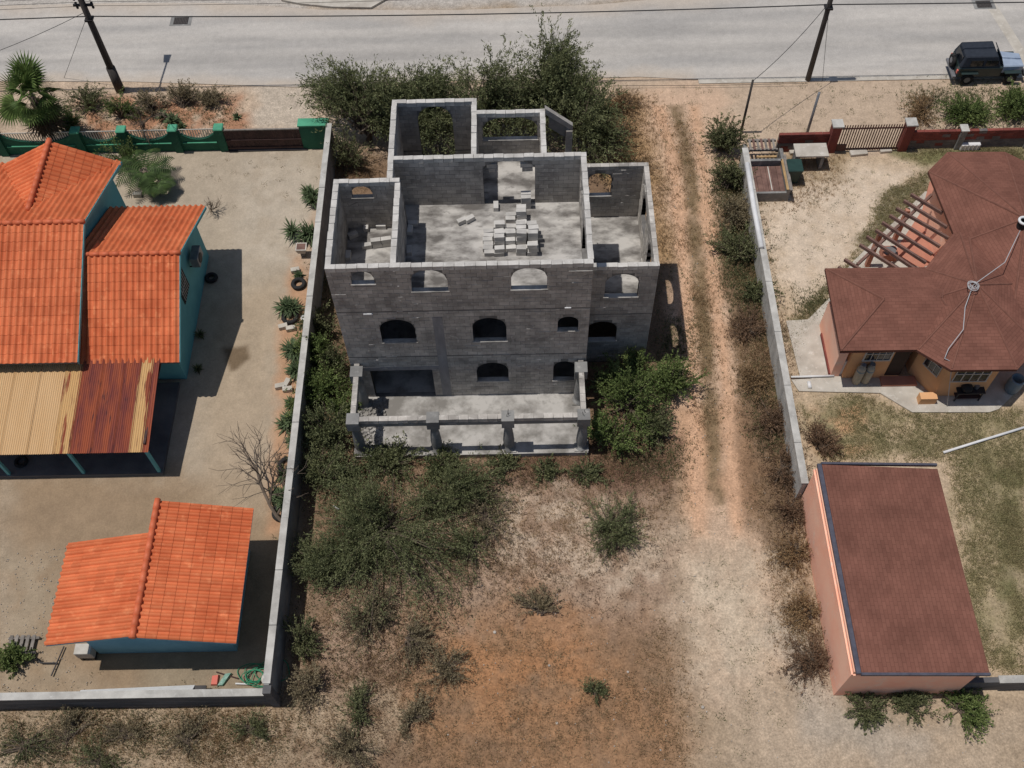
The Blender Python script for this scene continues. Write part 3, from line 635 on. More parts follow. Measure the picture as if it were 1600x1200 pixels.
# cross gable at the rear
gz_ = 5.45; gy0 = mr['ry']+(mr['rz']-gz_)/((mr['rz']-mr['bz'])/(mr['by']-mr['ry'])); gxr = at(52,305,gz_)[0]; gyb = at(75,221,gz_)[1]
gR = (mr['x']-gxr); gdz = gz_-mr['bz']
for sgn in (1, -1):
    r3 = slab(HS, 'roof', [(gxr,gy0,gz_),(gxr+sgn*gR,mr['by']-.05,mr['bz']),(gxr+sgn*gR,gyb,mr['bz']),(gxr,gyb,gz_)][::sgn], .09, DARKP); r3['label'] = 'rear cross gable slope'
    bpy.context.view_layer.update()
    slope(r3, (gxr,gy0,gz_), (0,1,0), (sgn*gR,0,-gdz), gyb-gy0, math.hypot(gR,gdz), bud, lambda cu, cv: gz_-gdz*cv/math.hypot(gR,gdz) > zroof(mr, gy0+cu)-.03)
gw = MB().prof([(gxr-gR+.5,0),(gxr+gR-.5,0),(gxr+gR-.5,mr['bz']),(gxr,gz_-.12),(gxr-gR+.5,mr['bz'])],'y',10.3,gyb-.45).build('wall', TURQ, HS)
ridgecap(roof1, (-17,mr['ry'],mr['rz']+.06), (mr['x']+.05,mr['ry'],mr['rz']+.06)); ridgecap(roof2, (-11.6,an['ry'],an['rz']+.06), (an['x']+.05,an['ry'],an['rz']+.06)); ridgecap(roof1b, (gxr,gy0-.1,gz_+.08), (gxr,gyb+.05,gz_+.08), .13)
for (a, c, z0, z1) in ((mr,'f','fz','rz'),(mr,'b','bz','rz'),(an,'f','fz','rz'),(an,'b','bz','rz')):
    y0 = a['fy'] if c == 'f' else a['by']
    b = MB(); x = a['x']; b.hexa([(x,y0,a[z0]-.16),(x+.03,y0,a[z0]-.16),(x+.03,a['ry'],a['rz']-.16),(x,a['ry'],a['rz']-.16),(x,y0,a[z0]+.01),(x+.03,y0,a[z0]+.01),(x+.03,a['ry'],a['rz']+.01),(x,a['ry'],a['rz']+.01)]); b.build('barge_board', TURQ, HS)
# annex window with bars, AC
wn = part('window', GLASS, HS, (-7.96,-7.93,4.2,5.2,1.9,3.1)); part('frame', DMETAL, wn, (-7.95,-7.91,4.14,4.2,1.85,3.15),(-7.95,-7.91,5.2,5.26,1.85,3.15),(-7.95,-7.91,4.2,5.2,3.1,3.15),(-7.95,-7.91,4.2,5.2,1.85,1.9))
for k in range(6): part('window_bar', OFFW, wn, (-7.92,-7.90,4.3+k*.16,4.325+k*.16,1.9,3.1))
part('window_bar', OFFW, wn, (-7.915,-7.895,4.2,5.2,2.45,2.48))
ac = empty('air_conditioner', (-7.6,6.4,2.2), 'grey outdoor air conditioner unit mounted high on the turquoise annex wall', 'air conditioner')
part('casing', METAL, ac, (-7.80,-7.42,6.0,6.85,2.15,2.75), bevel=.02); part('bracket', DMETAL, ac, (-7.95,-7.45,6.08,6.12,2.1,2.15),(-7.95,-7.45,6.7,6.74,2.1,2.15)); MB().lathe([(.24,0),(.24,.03)],(-7.42,6.35,2.45),16,'x').build('fan_grille', DMETAL, ac)
# lean-to
LT = empty('lean_to_roof', (-12,-1.5,0), 'corrugated metal lean-to, half yellow and half rusted, in front of the turquoise house', 'lean-to')
def corr(x0, x1, y0, z0, y1, z1, m, n):
    b = MB(); ns = n*6; pts = [(x0+(x1-x0)*i/ns, .018*math.cos(2*math.pi*i/6)) for i in range(ns+1)]
    for (y, z) in ((y0, z0), (y1, z1)): b.v += [(x, y, z+h) for x, h in pts]
    k = ns+1; b.f = [(i, i+1, k+i+1, k+i) for i in range(ns)]; return b.build('roof_sheet', m, LT, smooth=True)
xs = [-17.6,-16.5,-15.4,-14.3,-13.2,-12.1,-11.45,-10.55,-9.65,-8.95,-8.45,-8.2]; ms = [YELM]*5+[RUSTY,RUST,RUST,RUST,RUSTY,RUST]
for i in range(11): corr(xs[i]-.03, xs[i+1]+.03, 1.28, 2.98+.006*(i % 2), -3.62, 2.2+.006*(i % 2)+random.uniform(-.004,.004), ms[i], round((xs[i+1]-xs[i])/.082))
part('beam', DWOOD, LT, (-17.6,-8.25,-3.5,-3.38,2.02,2.14))
for x in (-8.36,-11.6,-14.8): part('post', TURQ, LT, (x-.06,x+.06,-3.5,-3.38,.16,2.02))
part('rafter', DWOOD, LT, (-8.4,-8.3,-3.3,1.25,2.3,2.36))
part('floor_slab', DARKP, LT, (-18,-8.2,-3.55,1.05,-.05,.16))
MB().torus((-14.4,-2.9,.24),.22,.08).build('tyre_on_floor', BLACK, None); tag(bpy.data.objects['tyre_on_floor'], 'dark tyre lying under the lean-to edge', 'tyre')
# hut
HU = empty('orange_roofed_hut', (-6.8,-9.5,0), 'small light blue outbuilding with orange tiled gable roof in the lower left', 'outbuilding')
hx, hz, ex, ez, wx0 = -6.75, 3.85, -3.3, 3.0, -10.2
def zh(x): return hz-(x-hx)*(hz-ez)/(ex-hx) if x > hx else hz-(hx-x)*(hz-ez)/(hx-wx0)
MB().prof([(-9.45,0),(-4.05,0),(-4.05,zh(-4.05)-.12),(hx,hz-.12),(-9.45,zh(-9.45)-.12)][::-1],'y',-11.3,-8.3).build('wall', BLUEW, HU)
MB().prof([(-6.9,0),(-4.05,0),(-4.05,zh(-4.05)-.12),(hx,hz-.12),(-6.9,hz-.16)][::-1],'y',-8.3,-7.1).build('wall', BLUEW, HU)
rA = slab(HU, 'roof', [(hx,-12.0,hz),(ex,-12.0,ez),(ex,-6.64,ez),(hx,-6.64,hz)], .08, BLUEW); rB = slab(HU, 'roof', [(hx,-7.95,hz-.001),(wx0,-7.95,ez),(wx0,-11.95,ez),(hx,-11.95,hz-.001)], .08, BLUEW)
bpy.context.view_layer.update(); bud = [300]
slope(rA, (hx,-12.0,hz), (0,1,0), (ex-hx,0,ez-hz), 5.36, math.hypot(ex-hx,ez-hz), bud); slope(rB, (hx,-11.95,hz), (0,1,0), (wx0-hx,0,ez-hz), 4.0, math.hypot(wx0-hx,ez-hz), bud)
ridgecap(rA, (hx,-12.02,hz+.07), (hx,-6.6,hz+.07), .13)
wn = part('window', GLASS, HU, (-8.3,-7.1,-11.33,-11.29,2.05,2.6)); part('shutter', DMETAL, wn, (-8.3,-7.1,-11.36,-11.33,2.3,2.34),(-8.34,-8.3,-11.36,-11.31,2.0,2.65),(-7.1,-7.06,-11.36,-11.31,2.0,2.65))
#@@LWALLS
# ------------------------------------------------------------------ boundary walls, gates
bw = empty('boundary_wall', (-2.3,1,0), 'long pale grey plastered wall between the left yard and the grey building', 'wall')
part('wall_body', PLAST, bw, (-2.38,-2.2,-13.2,15.3,0,1.93))
for k in range(13): part('coping', CAPW, bw, (-2.43,-2.15,-13.15+k*2.19,-13.15+k*2.19+2.17+(0.0),1.93+.01*(k % 2),1.98+.012*(k % 3)))
bw2 = empty('boundary_wall', (-10,-13.3,0), 'dark weathered plaster wall along the bottom of the left yard', 'wall')
part('wall_body', DARKP, bw2, (-24,-2.2,-13.42,-13.22,0,1.42)); part('coping', CAPW, bw2, (-24,-2.44,-13.46,-13.18,1.42,1.47)); part('corner_pier', DARKP, bw2, (-2.42,-2.12,-13.5,-13.2,0,1.9))
gw_ = empty('green_front_wall', (-12,15.6,0), 'dark green front wall with scalloped panels and thin white palings', 'wall')
pil = [at(x,236)[0] for x in (12,134,204,282,352)]; pil = [pil[0]-5.0, pil[0]-2.4]+pil
for k, x in enumerate(pil):
    o = part('pillar', GREEN, gw_, (x-.2,x+.2,15.42,15.82,0,1.5)); part('pillar_cap', LGREEN, o, (x-.25,x+.25,15.36,15.88,1.5,1.62), bevel=.04)
for a, c in zip(pil[:-1], pil[1:]):
    b = MB(); a += .2; c -= .2; ns = 14; pts = [(a,0),(c,0)]+[(c+(a-c)*i/ns, 1.42-.62*math.sin(math.pi*i/ns)**.6) for i in range(ns+1)]
    b.prof(pts[::-1],'y',15.55,15.7).build('scalloped_panel', GREEN, gw_); part('ledge', LGREEN, gw_, (a+.1,c-.1,15.49,15.55,.56,.61))
    part('top_rail', OFFW, gw_, (a,c,15.6,15.64,1.42,1.46))
    n = int((c-a)/.13)
    for i in range(1, n):
        x = a+(c-a)*i/n; zb = 1.42-.62*math.sin(math.pi*i/n)**.6; part('paling', OFFW, gw_, (x-.02,x+.02,15.605,15.635,zb-.03,1.42))
part('end_block', GREEN, gw_, (-3.95,-2.42,15.5,15.95,0,1.6)); part('end_coping', LGREEN, gw_, (-4.0,-2.42,15.45,16.0,1.6,1.68))
gt = empty('sliding_gate', (-6,15.5,0), 'dark brown boarded sliding gate between the green wall and green end block', 'gate')
n = 30; x0, x1 = pil[-1]+.22, -3.95
for i in range(n): part('board', DWOOD, gt, (x0+(x1-x0)*i/n, x0+(x1-x0)*(i+.9)/n, 15.5+.006*(i % 2), 15.55, .12, 1.38+random.uniform(-.02,.02)))
part('rail', DWOOD, gt, (x0,x1,15.45,15.5,.14,.26),(x0,x1,15.45,15.5,.72,.78)); part('top_rail', GREYW, gt, (x0,x1,15.48,15.57,1.40,1.46)); part('track', DMETAL, gt, (x0-.2,x1+.2,15.40,15.60,0,.05))
# right hand walls
rw = empty('boundary_wall', (18.6,5,0), 'grey concrete wall along the right side of the dirt track', 'wall')
ks = [13.4,10.6,7.8,5.0,2.2,-.6,-3.4,-5.3]
for a, c in zip(ks[:-1], ks[1:]):
    o = part('wall_panel', CAPW, rw, (18.52,18.72,c+.02,a,0,1.46+random.uniform(-.03,.03))); part('coping', CAPW, o, (18.47,18.77,c+.02,a,1.5,1.55))
pv = MB(); pv.tube([(18.55,12.2,1.66),(18.50,9.5,1.66),(18.52,6.9,1.66)], .13, 10); tag(pv.build('white_pipe', WHITE, smooth=True), 'thick white plastic pipe lying on top of the right boundary wall', 'pipe')
def blockrun(parent, x0, x1, y, nc, redp):
    part('core', MORT, parent, (x0,x1,y-.07,y+.07,0,nc*.2-.03))
    for i in range(nc):
        x = x0-(.2 if i % 2 else 0)
        while x < x1:
            a, c = max(x, x0), min(x+.39, x1); x += .4
            if c-a < .06: continue
            m = REDBR if random.random() < redp[i] else GRBR
            unit_block('wall_block', ((a+c)/2, y, i*.2+.1), (c-a, .17, .188), 0, m, parent)
fw = empty('front_wall', (32,14.65,0), 'low front wall of mixed red and grey blocks with pale pilasters right of the barred gate', 'wall')
blockrun(fw, 27.35, 39.5, 14.65, 6, (.05,.05,.1,.75,.9,.95))
for x in (29.95, 33.5, 37): o = part('pilaster', PLAST, fw, (x-.15,x+.15,14.45,14.85,0,1.3)); part('pilaster_cap', CAPW, o, (x-.2,x+.2,14.4,14.9,1.3,1.36))
fw2 = empty('front_wall', (22,14.65,0), 'short stretch of red and grey block wall left of the barred gate', 'wall')
blockrun(fw2, 20.6, 23.15, 14.65, 6, (.05,.1,.1,.6,.9,.95))
bg_ = empty('barred_gate', (25.3,14.5,0), 'brown iron gate of close upright bars in the right front wall', 'gate')
for x in (23.4, 27.1): o = part('gate_pillar', REDBR, bg_, (x-.22,x+.22,14.4,14.85,0,1.8)); part('pillar_cap', CAPW, o, (x-.28,x+.28,14.34,14.91,1.8,1.88))
n = 24
for i in range(n): x = 23.75+3.0*i/(n-1); MB().box(x-.022,x+.022,14.46,14.5,.1,1.86).build('bar', RAIL, bg_)
part('rail', RAIL, bg_, (23.65,26.85,14.5,14.55,.1,.2)); part('rail', RAIL, bg_, (23.65,26.85,14.5,14.55,1.55,1.62)); part('solid_foot', RAIL, bg_, (23.65,24.1,14.44,14.5,.1,.55))
# bin store
bs = empty('bin_store', (19.8,12.8,0), 'low grey bin enclosure with a red boarded floor beside the right wall', 'enclosure')
part('side_wall', PLAST, bs, (18.75,18.92,11.2,14.3,0,.9)); part('side_wall', PLAST, bs, (20.55,20.72,11.2,14.0,0,.85)); part('cross_wall', PLAST, bs, (18.92,20.55,13.1,13.25,0,.9)); part('cross_wall', PLAST, bs, (18.92,20.55,11.2,11.32,0,.6))
for k in range(6): part('plank', WOOD, bs, (18.95+k*.265,18.95+k*.265+.25,11.35,13.05,.52,.56+.008*(k % 2)))
part('loose_plank', TANW, bs, (20.50,20.62,11.15,13.2,.86,.90)); part('loose_plank', GREYW, bs, (20.66,20.80,11.1,13.5,.86,.91)); part('rail', OFFW, bs, (19.85,19.9,11.4,13.0,.575,.60)); part('board', TANW, bs, (19.3,20.3,13.3,13.42,.9,.95))
pl = empty('timber_pallet', (19.6,14.1,.9), 'weathered pallet resting on the back of the bin enclosure', 'pallet')
for k in range(7): part('slat', WOOD if k % 2 else GREYW, pl, (19.0+k*.2,19.0+k*.2+.11,13.75,14.5,1.02,1.05))
part('bearer', GREYW, pl, (18.98,20.42,13.75,13.85,.9,1.02),(18.98,20.42,14.4,14.5,.9,1.02))
ct = empty('concrete_table', (22.1,13.6,0), 'pale concrete slab table between the bin store and the gate', 'table')
part('slab', PATH, ct, (21.25,22.9,13.2,14.1,.95,1.05)); part('support', PLAST, ct, (21.35,21.5,13.3,14.0,0,.95),(22.6,22.75,13.3,14.0,0,.95))
bn = empty('wheelie_bin', (21.1,12.75,0), 'dark green wheeled rubbish bin with closed lid beside the bin store', 'bin', rz=.35)
x, y = 21.1, 12.6; MB().hexa([(x-.26,y-.28,.05),(x+.26,y-.28,.05),(x+.26,y+.28,.05),(x-.26,y+.28,.05),(x-.34,y-.38,1.0),(x+.34,y-.38,1.0),(x+.34,y+.38,1.0),(x-.34,y+.38,1.0)]).build('body', BINM, bn)
part('lid', BINM, bn, (x-.38,x+.38,y-.42,y+.42,1.01,1.09), bevel=.03); part('handle', BINM, bn, (x-.3,x+.3,y+.42,y+.47,.98,1.03))
for s in (-1, 1): MB().lathe([(.12,0),(.12,.06)],(x+s*.3-.03,y+.3,.12),14,'x').build('wheel', BLACK, bn)
#@@RHOUSE
# ------------------------------------------------------------------ brown roofed house
RH = empty('brown_roofed_house', (27,4,0), 'orange rendered house with a brown shingled many sided hip roof', 'house')
def hip(parent, poly, apex, z, th=.14, ridge=None):
    n = len(poly); b = MB(); uvs = []; cx = apex
    def near(p):
        if not ridge: return apex
        a, c = Vector(ridge[0]), Vector(ridge[1]); d = c-a; t = max(0, min(1, (Vector((p[0],p[1],a.z))-a).dot(d)/d.length_squared)); return tuple(a if t < .5 else c)
    for i in range(n):
        p, q = poly[i], poly[(i+1) % n]; A, B_ = near(p), near(q)
        f = [(p[0],p[1],z),(q[0],q[1],z)]+([B_, A] if (Vector(A)-Vector(B_)).length > 1e-4 else [A]); b.poly(f)
        e = Vector((q[0]-p[0], q[1]-p[1], 0)); e.normalize(); o = Vector((p[0],p[1],z)); nn = Vector((-e.y, e.x, 0))
        for v in f:
            d = Vector(v)-o; uvs.append((d.dot(e)+poly[i][0], math.hypot(d.dot(nn), d.z)))
        b.poly([(p[0],p[1],z-th),(q[0],q[1],z-th),(q[0],q[1],z),(p[0],p[1],z)]); uvs += [(0,0)]*4
    b.poly([(p[0],p[1],z-th) for p in poly][::-1]); uvs += [(0,0)]*n
    me = b.mesh('roof'); u = me.uv_layers.new(name='UVMap'); 
    for i, v in enumerate(uvs): u.data[i].uv = v
    o = link('roof', me, SHING); o.parent = parent; o.matrix_parent_inverse = Matrix.Translation(parent.location).inverted()
    for p in poly:
        A = near(p); b = MB(); b.tube([(p[0]*.98+A[0]*.02, p[1]*.98+A[1]*.02, z+.002), (A[0], A[1], A[2]+.002)], .055, 6, .055); c = b.build('hip_cap', HIPM, o); c.matrix_parent_inverse = Matrix.Identity(4)
        c.parent = o; c.matrix_parent_inverse = Matrix.Identity(4)
    return o
HIPM = M('hip_shingle', S(134,92,78), S(118,80,68), 3.0, 0.93, 0.2, 40)
EZ = 3.0
hip(RH, [(20.66,.16),(26.2,.12),(26.2,4.5),(20.76,4.56)], (0,0,0), EZ, ridge=((22.75,2.35,3.62),(25.2,2.33,3.62)))['label'] = 'hip roof of the left wing'
hip(RH, [(23.87,.10),(25.05,-.92),(27.79,-.95),(29.0,.2),(29.9,3.5),(27.6,6.9),(27.16,6.76),(25.14,4.42),(23.9,2.4)], (26.65,2.7,4.05), EZ+.012)
hip(RH, [(26.9,5.8),(28.0,1.0),(30.5,0),(32.8,1.2),(33.4,6.0),(31.8,10.2),(30.46,11.33),(27.74,11.39),(26.56,10.19)], (29.5,6.05,4.35), EZ+.024)
part('fascia', REDBR, RH, (20.67,23.8,.17,.2,EZ-.2,EZ-.145))
def wprism(pts, m, lab=None):
    o = MB().prism(pts, 0, EZ-.12).build('wall', m, RH)
    if lab: o['label'] = lab
    return o
wprism([(21.55,.65),(24.0,.62),(24.55,1.6),(24.55,4.1),(21.4,4.1)], ORW); wprism([(24.55,.9),(25.35,-.38),(27.55,-.4),(28.4,.6),(28.6,6),(27.3,6.2),(25.3,4.0),(24.55,3)], ORW)
wprism([(27.3,6.3),(28.5,1.6),(31.5,1.6),(32.6,6),(31.2,9.8),(30.2,10.8),(28.0,10.8),(27.0,9.8)], PINK)
part('wall', PINK, RH, (21.02,21.4,.75,3.55,0,1.9), label='pink low side wall with rounded end')
part('skirting', REDBR, RH, (20.96,21.02,.8,3.0,0,.22))
wn = part('window', GLASS, RH, (22.1,23.2,.615,.66,1.55,2.5)); part('frame', OFFW, wn, (22.04,23.26,.58,.63,1.47,1.55),(22.04,22.1,.58,.63,1.55,2.5),(23.2,23.26,.58,.63,1.55,2.5),(22.1,23.2,.59,.63,2.0,2.04))
for k in range(1,4): part('glazing_bar', OFFW, wn, (22.1+k*.275-.015,22.1+k*.275+.015,.592,.63,1.55,2.5))
def wallrect(name, m, parent, a, b_, z0, z1, o0=.0, o1=.03):
    d = np.array(b_)-np.array(a); d = d/np.hypot(*d); nn = np.array([d[1], -d[0]])
    q = [np.array(a)+nn*o0, np.array(a)+nn*o1, np.array(b_)+nn*o1, np.array(b_)+nn*o0]
    return MB().prism([tuple(v) for v in q], z0, z1).build(name, m, parent)
def lerp(a, b_, t): return (a[0]+(b_[0]-a[0])*t, a[1]+(b_[1]-a[1])*t)
dr = wallrect('door', HOLE, RH, (24.03,.66), (24.54,1.55), .25, 2.4, .0, .03)
part('door_recess', HOLE, RH, (23.35,24.0,.60,.63,.28,2.35)); part('door_step', TERRA, RH, (23.2,24.75,.15,.62,0,.18))
d0, d1 = (24.55,.9), (25.35,-.38)
for (a, c, z0, z1, nb, e) in ((lerp(d0,d1,.28), lerp(d0,d1,.82), 1.35, 2.45, 3, None), ((25.75,-.39),(27.2,-.4),1.35,2.4,4,None)):
    wn = wallrect('window', GLASS, RH, a, c, z0, z1, .0, .03); 
    for i in range(nb+1): wallrect('glazing_bar', OFFW, wn, lerp(a,c,i/nb-.015), lerp(a,c,i/nb+.015), z0, z1, .03, .055).matrix_parent_inverse = Matrix.Identity(4)
    for z in (z0-.07, (z0+z1)/2, z1): wallrect('glazing_bar', OFFW, wn, lerp(a,c,-.03), lerp(a,c,1.03), z, z+.05, .03, .06).matrix_parent_inverse = Matrix.Identity(4)
part('bench_block', ORW, RH, (24.62,25.35,-.8,-.45,0,.5), label='low orange block under the corner window')
# pavement of that house
def pave(name, px, m, z, lab=None):
    P_ = [tuple(at(a, b_)[:2]) for a, b_ in px]; ar = sum(P_[i][0]*P_[(i+1) % len(P_)][1]-P_[(i+1) % len(P_)][0]*P_[i][1] for i in range(len(P_)))
    if ar < 0: P_ = P_[::-1]
    return tag(MB().prism(P_, -.05, z).build(name, m), kind='structure')
pave('side_path', [(1228,502),(1262,500),(1300,462),(1330,440),(1330,600),(1250,590)], PATH, .05)
pave('front_path', [(1236,594),(1330,590),(1400,588),(1500,585),(1600,560),(1600,600),(1560,640),(1545,645),(1425,645),(1375,615),(1248,612)], PATH, .06)
pave('terrace_paving', [(1310,440),(1330,412),(1445,300),(1500,300),(1560,440)], PATH, .05)
pave('terrace_tiles', [(1392,402),(1440,330),(1452,285),(1500,290),(1480,400),(1440,420)], TERRA, .07)
# pergola
PG = empty('pergola', (24.5,6.3,0), 'open timber pergola of parallel brown beams on the house terrace', 'pergola')
for (ax0, ay0, bx0, by0) in ((1424,302,1466,327),(1413,312,1473,349),(1401,324,1475,366),(1391,335,1462,379),(1379,346,1450,391),(1369,358,1440,404),(1355,368,1432,420),(1344,381,1404,419),(1320,404,1344,419),(1310,416,1318,421)):
    a, c = at(ax0, ay0, 2.7), at(bx0, by0, 2.7); d = (c-a)/np.linalg.norm(c-a); nn = np.array([-d[1], d[0], 0])*.05; c = c+d*.25
    MB().hexa([a-nn-(0,0,.16),c-nn-(0,0,.16),c+nn-(0,0,.16),a+nn-(0,0,.16),a-nn,c-nn,c+nn,a+nn]).build('beam', WOOD, PG)
a, c = at(1340,412,2.5), at(1456,303,2.5); d = (c-a)/np.linalg.norm(c-a); nn = np.array([-d[1], d[0], 0])*.06
MB().hexa([a-nn-(0,0,.16),c-nn-(0,0,.16),c+nn-(0,0,.16),a+nn-(0,0,.16),a-nn,c-nn,c+nn,a+nn]).build('cross_beam', WOOD, PG)
for px, py in ((1354,416),(1396,378)): q = at(px, py); part('post', TERRA, PG, (q[0]-.1,q[0]+.1,q[1]-.1,q[1]+.1,0,2.34))
tb = empty('stone_planter', tuple(at(1386,402)), 'orange square planter under the pergola', 'planter'); q = at(1386,402); part('box', TERRA, tb, (q[0]-.35,q[0]+.35,q[1]-.3,q[1]+.3,.05,.5)); part('soil', DARKP, tb, (q[0]-.28,q[0]+.28,q[1]-.23,q[1]+.23,.5,.53))
# gas cylinders, barrel, cooker bench, pipes, vent, cable
for px, py, lab in ((1336,598,'left cream gas cylinder standing by the orange wall'),(1350,597,'right cream gas cylinder standing by the orange wall')):
    q = at(px, py); e = empty('gas_cylinder', tuple(q), lab, 'gas cylinder', 'gas cylinders'); MB().lathe([(.15,0),(.19,.06),(.19,1.1),(.15,1.22),(.07,1.28)],tuple(q+(0,0,.06)),14).build('body', CYL, e, smooth=True)
    MB().lathe([(.10,1.28),(.12,1.30),(.12,1.42),(.05,1.43)],tuple(q+(0,0,.06)),12).build('collar', METAL, e); MB().lathe([(.195,.95),(.195,1.05)],tuple(q+(0,0,.06)),14).build('band', BARREL, e)
q = at(1578,610); e = empty('water_barrel', tuple(q), 'open topped blue grey plastic barrel at the house corner', 'barrel'); MB().lathe([(.27,0),(.31,.15),(.33,.5),(.31,.85),(.29,.92),(.25,.92),(.25,.3)],tuple(q+(0,0,.06)),18).build('body', BARREL, e, smooth=True)
q = at(1507,622); e = empty('barbecue_bench', tuple(q), 'dark cluttered barbecue bench under the house window', 'bench'); part('top', DMETAL, e, (q[0]-.6,q[0]+.6,q[1]-.25,q[1]+.3,.72,.78)); part('shelf', DWOOD, e, (q[0]-.55,q[0]+.55,q[1]-.22,q[1]+.25,.3,.34))
for sx in (-.55,.5):
    for sy in (-.2,.22): part('leg', DMETAL, e, (q[0]+sx,q[0]+sx+.05,q[1]+sy,q[1]+sy+.05,.06,.72))
MB().lathe([(.2,.78),(.26,.9),(.22,1.0),(.08,1.06)],(q[0]-.2,q[1],0),14).build('kettle_grill', BLACK, e, smooth=True); MB().lathe([(.1,.78),(.1,.95)],(q[0]+.25,q[1]+.05,0),10).build('pot', METAL, e)
a, c = at(1474,707,.05), at(1600,668,.05); b = MB(); b.tube([a, (a+c)/2+(0,0,.02), c+(c-a)*.3], .06, 8); tag(b.build('drain_pipe', WHITE, smooth=True), 'long white plastic pipe lying on the lawn', 'pipe')
a, c = at(1236,589,.12), at(1303,587,.12); b = MB(); b.tube([a, c], .05, 8); tag(b.build('ground_pipe', WHITE, smooth=True), 'white pipe across the concrete side path', 'pipe')
q = at(1312,585); e = empty('white_gate_frame', tuple(q), 'small white framed side gate by the pink wall corner', 'gate'); part('frame', WHITE, e, (q[0]-.05,q[0]+.05,q[1]-.05,q[1]+.05,0,1.15),(q[0]-.05,q[0]+.05,q[1]+.65,q[1]+.75,0,1.15),(q[0]-.05,q[0]+.05,q[1]+.05,q[1]+.65,1.08,1.15)); part('panel', METAL, e, (q[0]-.02,q[0]+.02,q[1]+.05,q[1]+.65,.1,1.08))
q = at(1597,350,4.35); e = empty('roof_vent', tuple(q), 'white rimmed dark vent cap on the brown roof peak', 'vent'); MB().lathe([(.2,-.1),(.2,.2)],tuple(q),16).build('stack', BLACK, e); MB().torus((q[0],q[1],q[2]+.22),.2,.06,18,8).build('rim', WHITE, e, smooth=True); MB().lathe([(.12,.15),(.12,.2)],tuple(q),12).build('flue', REDBR, e)
def cable(name, pts, r, m, lab, sag=0.0, n=24):
    P_ = []
    for a, c in zip(pts[:-1], pts[1:]):
        a, c = np.array(a, float), np.array(c, float)
        for i in range(n): t = i/n; q = a+(c-a)*t; q[2] -= sag*4*t*(1-t); P_.append(q)
    P_.append(np.array(pts[-1], float)); return tag(MB().tube(P_, r, 5).build(name, m, smooth=True), lab, 'cable')
cz = [(1594,360,4.42),(1570,410,4.28),(1520,446,4.1),(1508,480,3.95),(1505,515,3.7),(1482,545,3.4),(1476,560,3.2)]
cable('roof_cable', [at(*c) for c in cz]+[at(1488,566,3.02), at(1480,634,.1)], .018, LWIRE, 'thin pale cable trailing down the brown roof to the path', n=3)
b = MB()
for k in range(5): q = at(1520+random.uniform(-3,3),446+random.uniform(-3,3),4.12+.03*k); b.torus(tuple(q), .16+.03*k*.5, .014, 18, 5)
tag(b.build('cable_coil', LWIRE, smooth=True), 'small coil of pale cable lying on the brown roof', 'coil')
# ------------------------------------------------------------------ pink shed
SHD = empty('pink_shed', (21,-9.3,0), 'pink rendered shed with a flat brown shingled roof in the lower right', 'shed')
MB().prof([(18.72,0),(23.3,0),(23.3,2.72),(18.72,3.0)][::-1],'y',-13.4,-5.35).build('wall', PINK, SHD)
def flatroof(parent, q, th):
    b = MB(); b.poly(q); b.poly([(x,y,z-th) for x,y,z in q][::-1])
    for i in range(4): j = (i+1) % 4; b.poly([q[i],(q[i][0],q[i][1],q[i][2]-th),(q[j][0],q[j][1],q[j][2]-th),q[j]])
    me = b.mesh('roof'); u = me.uv_layers.new(name='UVMap')
    for i, l_ in enumerate(me.loops): v = me.vertices[l_.vertex_index].co; u.data[i].uv = (v.y, v.x)
    o = link('roof', me, SHING); o.parent = parent; o.matrix_parent_inverse = Matrix.Translation(parent.location).inverted(); return o
flatroof(SHD, [(18.92,-13.48,3.18),(23.5,-13.5,2.88),(23.5,-5.42,2.88),(18.92,-5.28,3.18)], .1)
EDG = M('dark_flashing', S(92,92,104), S(74,74,86), 4, 0.5); 
for (x0,x1,y0,y1,za,zb) in ((18.74,18.9,-13.52,-5.24,3.2,3.2),(18.9,23.52,-13.58,-13.49,3.21,2.91),(18.9,23.52,-5.27,-5.18,3.21,2.91)):
    MB().hexa([(x0,y0,za-.14),(x1,y0,zb-.14),(x1,y1,zb-.14),(x0,y1,za-.14),(x0,y0,za),(x1,y0,zb),(x1,y1,zb),(x0,y1,za)]).build('edge_flashing', EDG, SHD)
part('cornice', PINK, SHD, (18.66,18.72,-13.45,-5.3,2.72,2.82)); part('cornice', PINK, SHD, (18.66,23.2,-13.45,-13.4,2.6,2.7))
bw3 = empty('boundary_wall', (26,-13.2,0), 'low dark wall running right from the foot of the pink shed', 'wall'); part('wall_body', DARKP, bw3, (23.3,30,-13.3,-13.1,0,1.0)); part('coping', CAPW, bw3, (24.6,30,-13.34,-13.06,1.0,1.05))
#@@POLES
# ------------------------------------------------------------------ poles and wires
def pole(name, base, h, r0, r1, m, lab):
    e = empty(name, tuple(base), lab, 'pole'); b = MB(); b.tube([base, base+np.array([0,0,h*.5]), base+np.array([0,0,h])], r0, 12, r1); b.build('shaft', m, e, smooth=True); return e
b1 = at(188,141); b2 = at(1262,125)
P1 = pole('utility_pole', b1, 8.6, .2, .13, POLE, 'dark timber utility pole by the road on the left'); P2 = pole('utility_pole', b2, 8.6, .15, .11, POLE, 'dark utility pole by the road on the right')
b = MB(); b.tube([b1, b1+(0,0,1.6)], .26, 12, .24); b.build('butt_sleeve', POLE, P1, smooth=True)
for z in (5.55, 6.1): part('cross_arm', DMETAL, P1, (b1[0]-.5,b1[0]+.5,b1[1]-.06,b1[1]+.06,z,z+.1))
for z in (5.3,5.55,5.8,6.05):
    for s in (-1,1): MB().lathe([(.05,0),(.07,.05),(.07,.1),(.04,.14)],(b1[0]+s*.4,b1[1]+.12,z),8).build('insulator', DMETAL, P1, smooth=True)
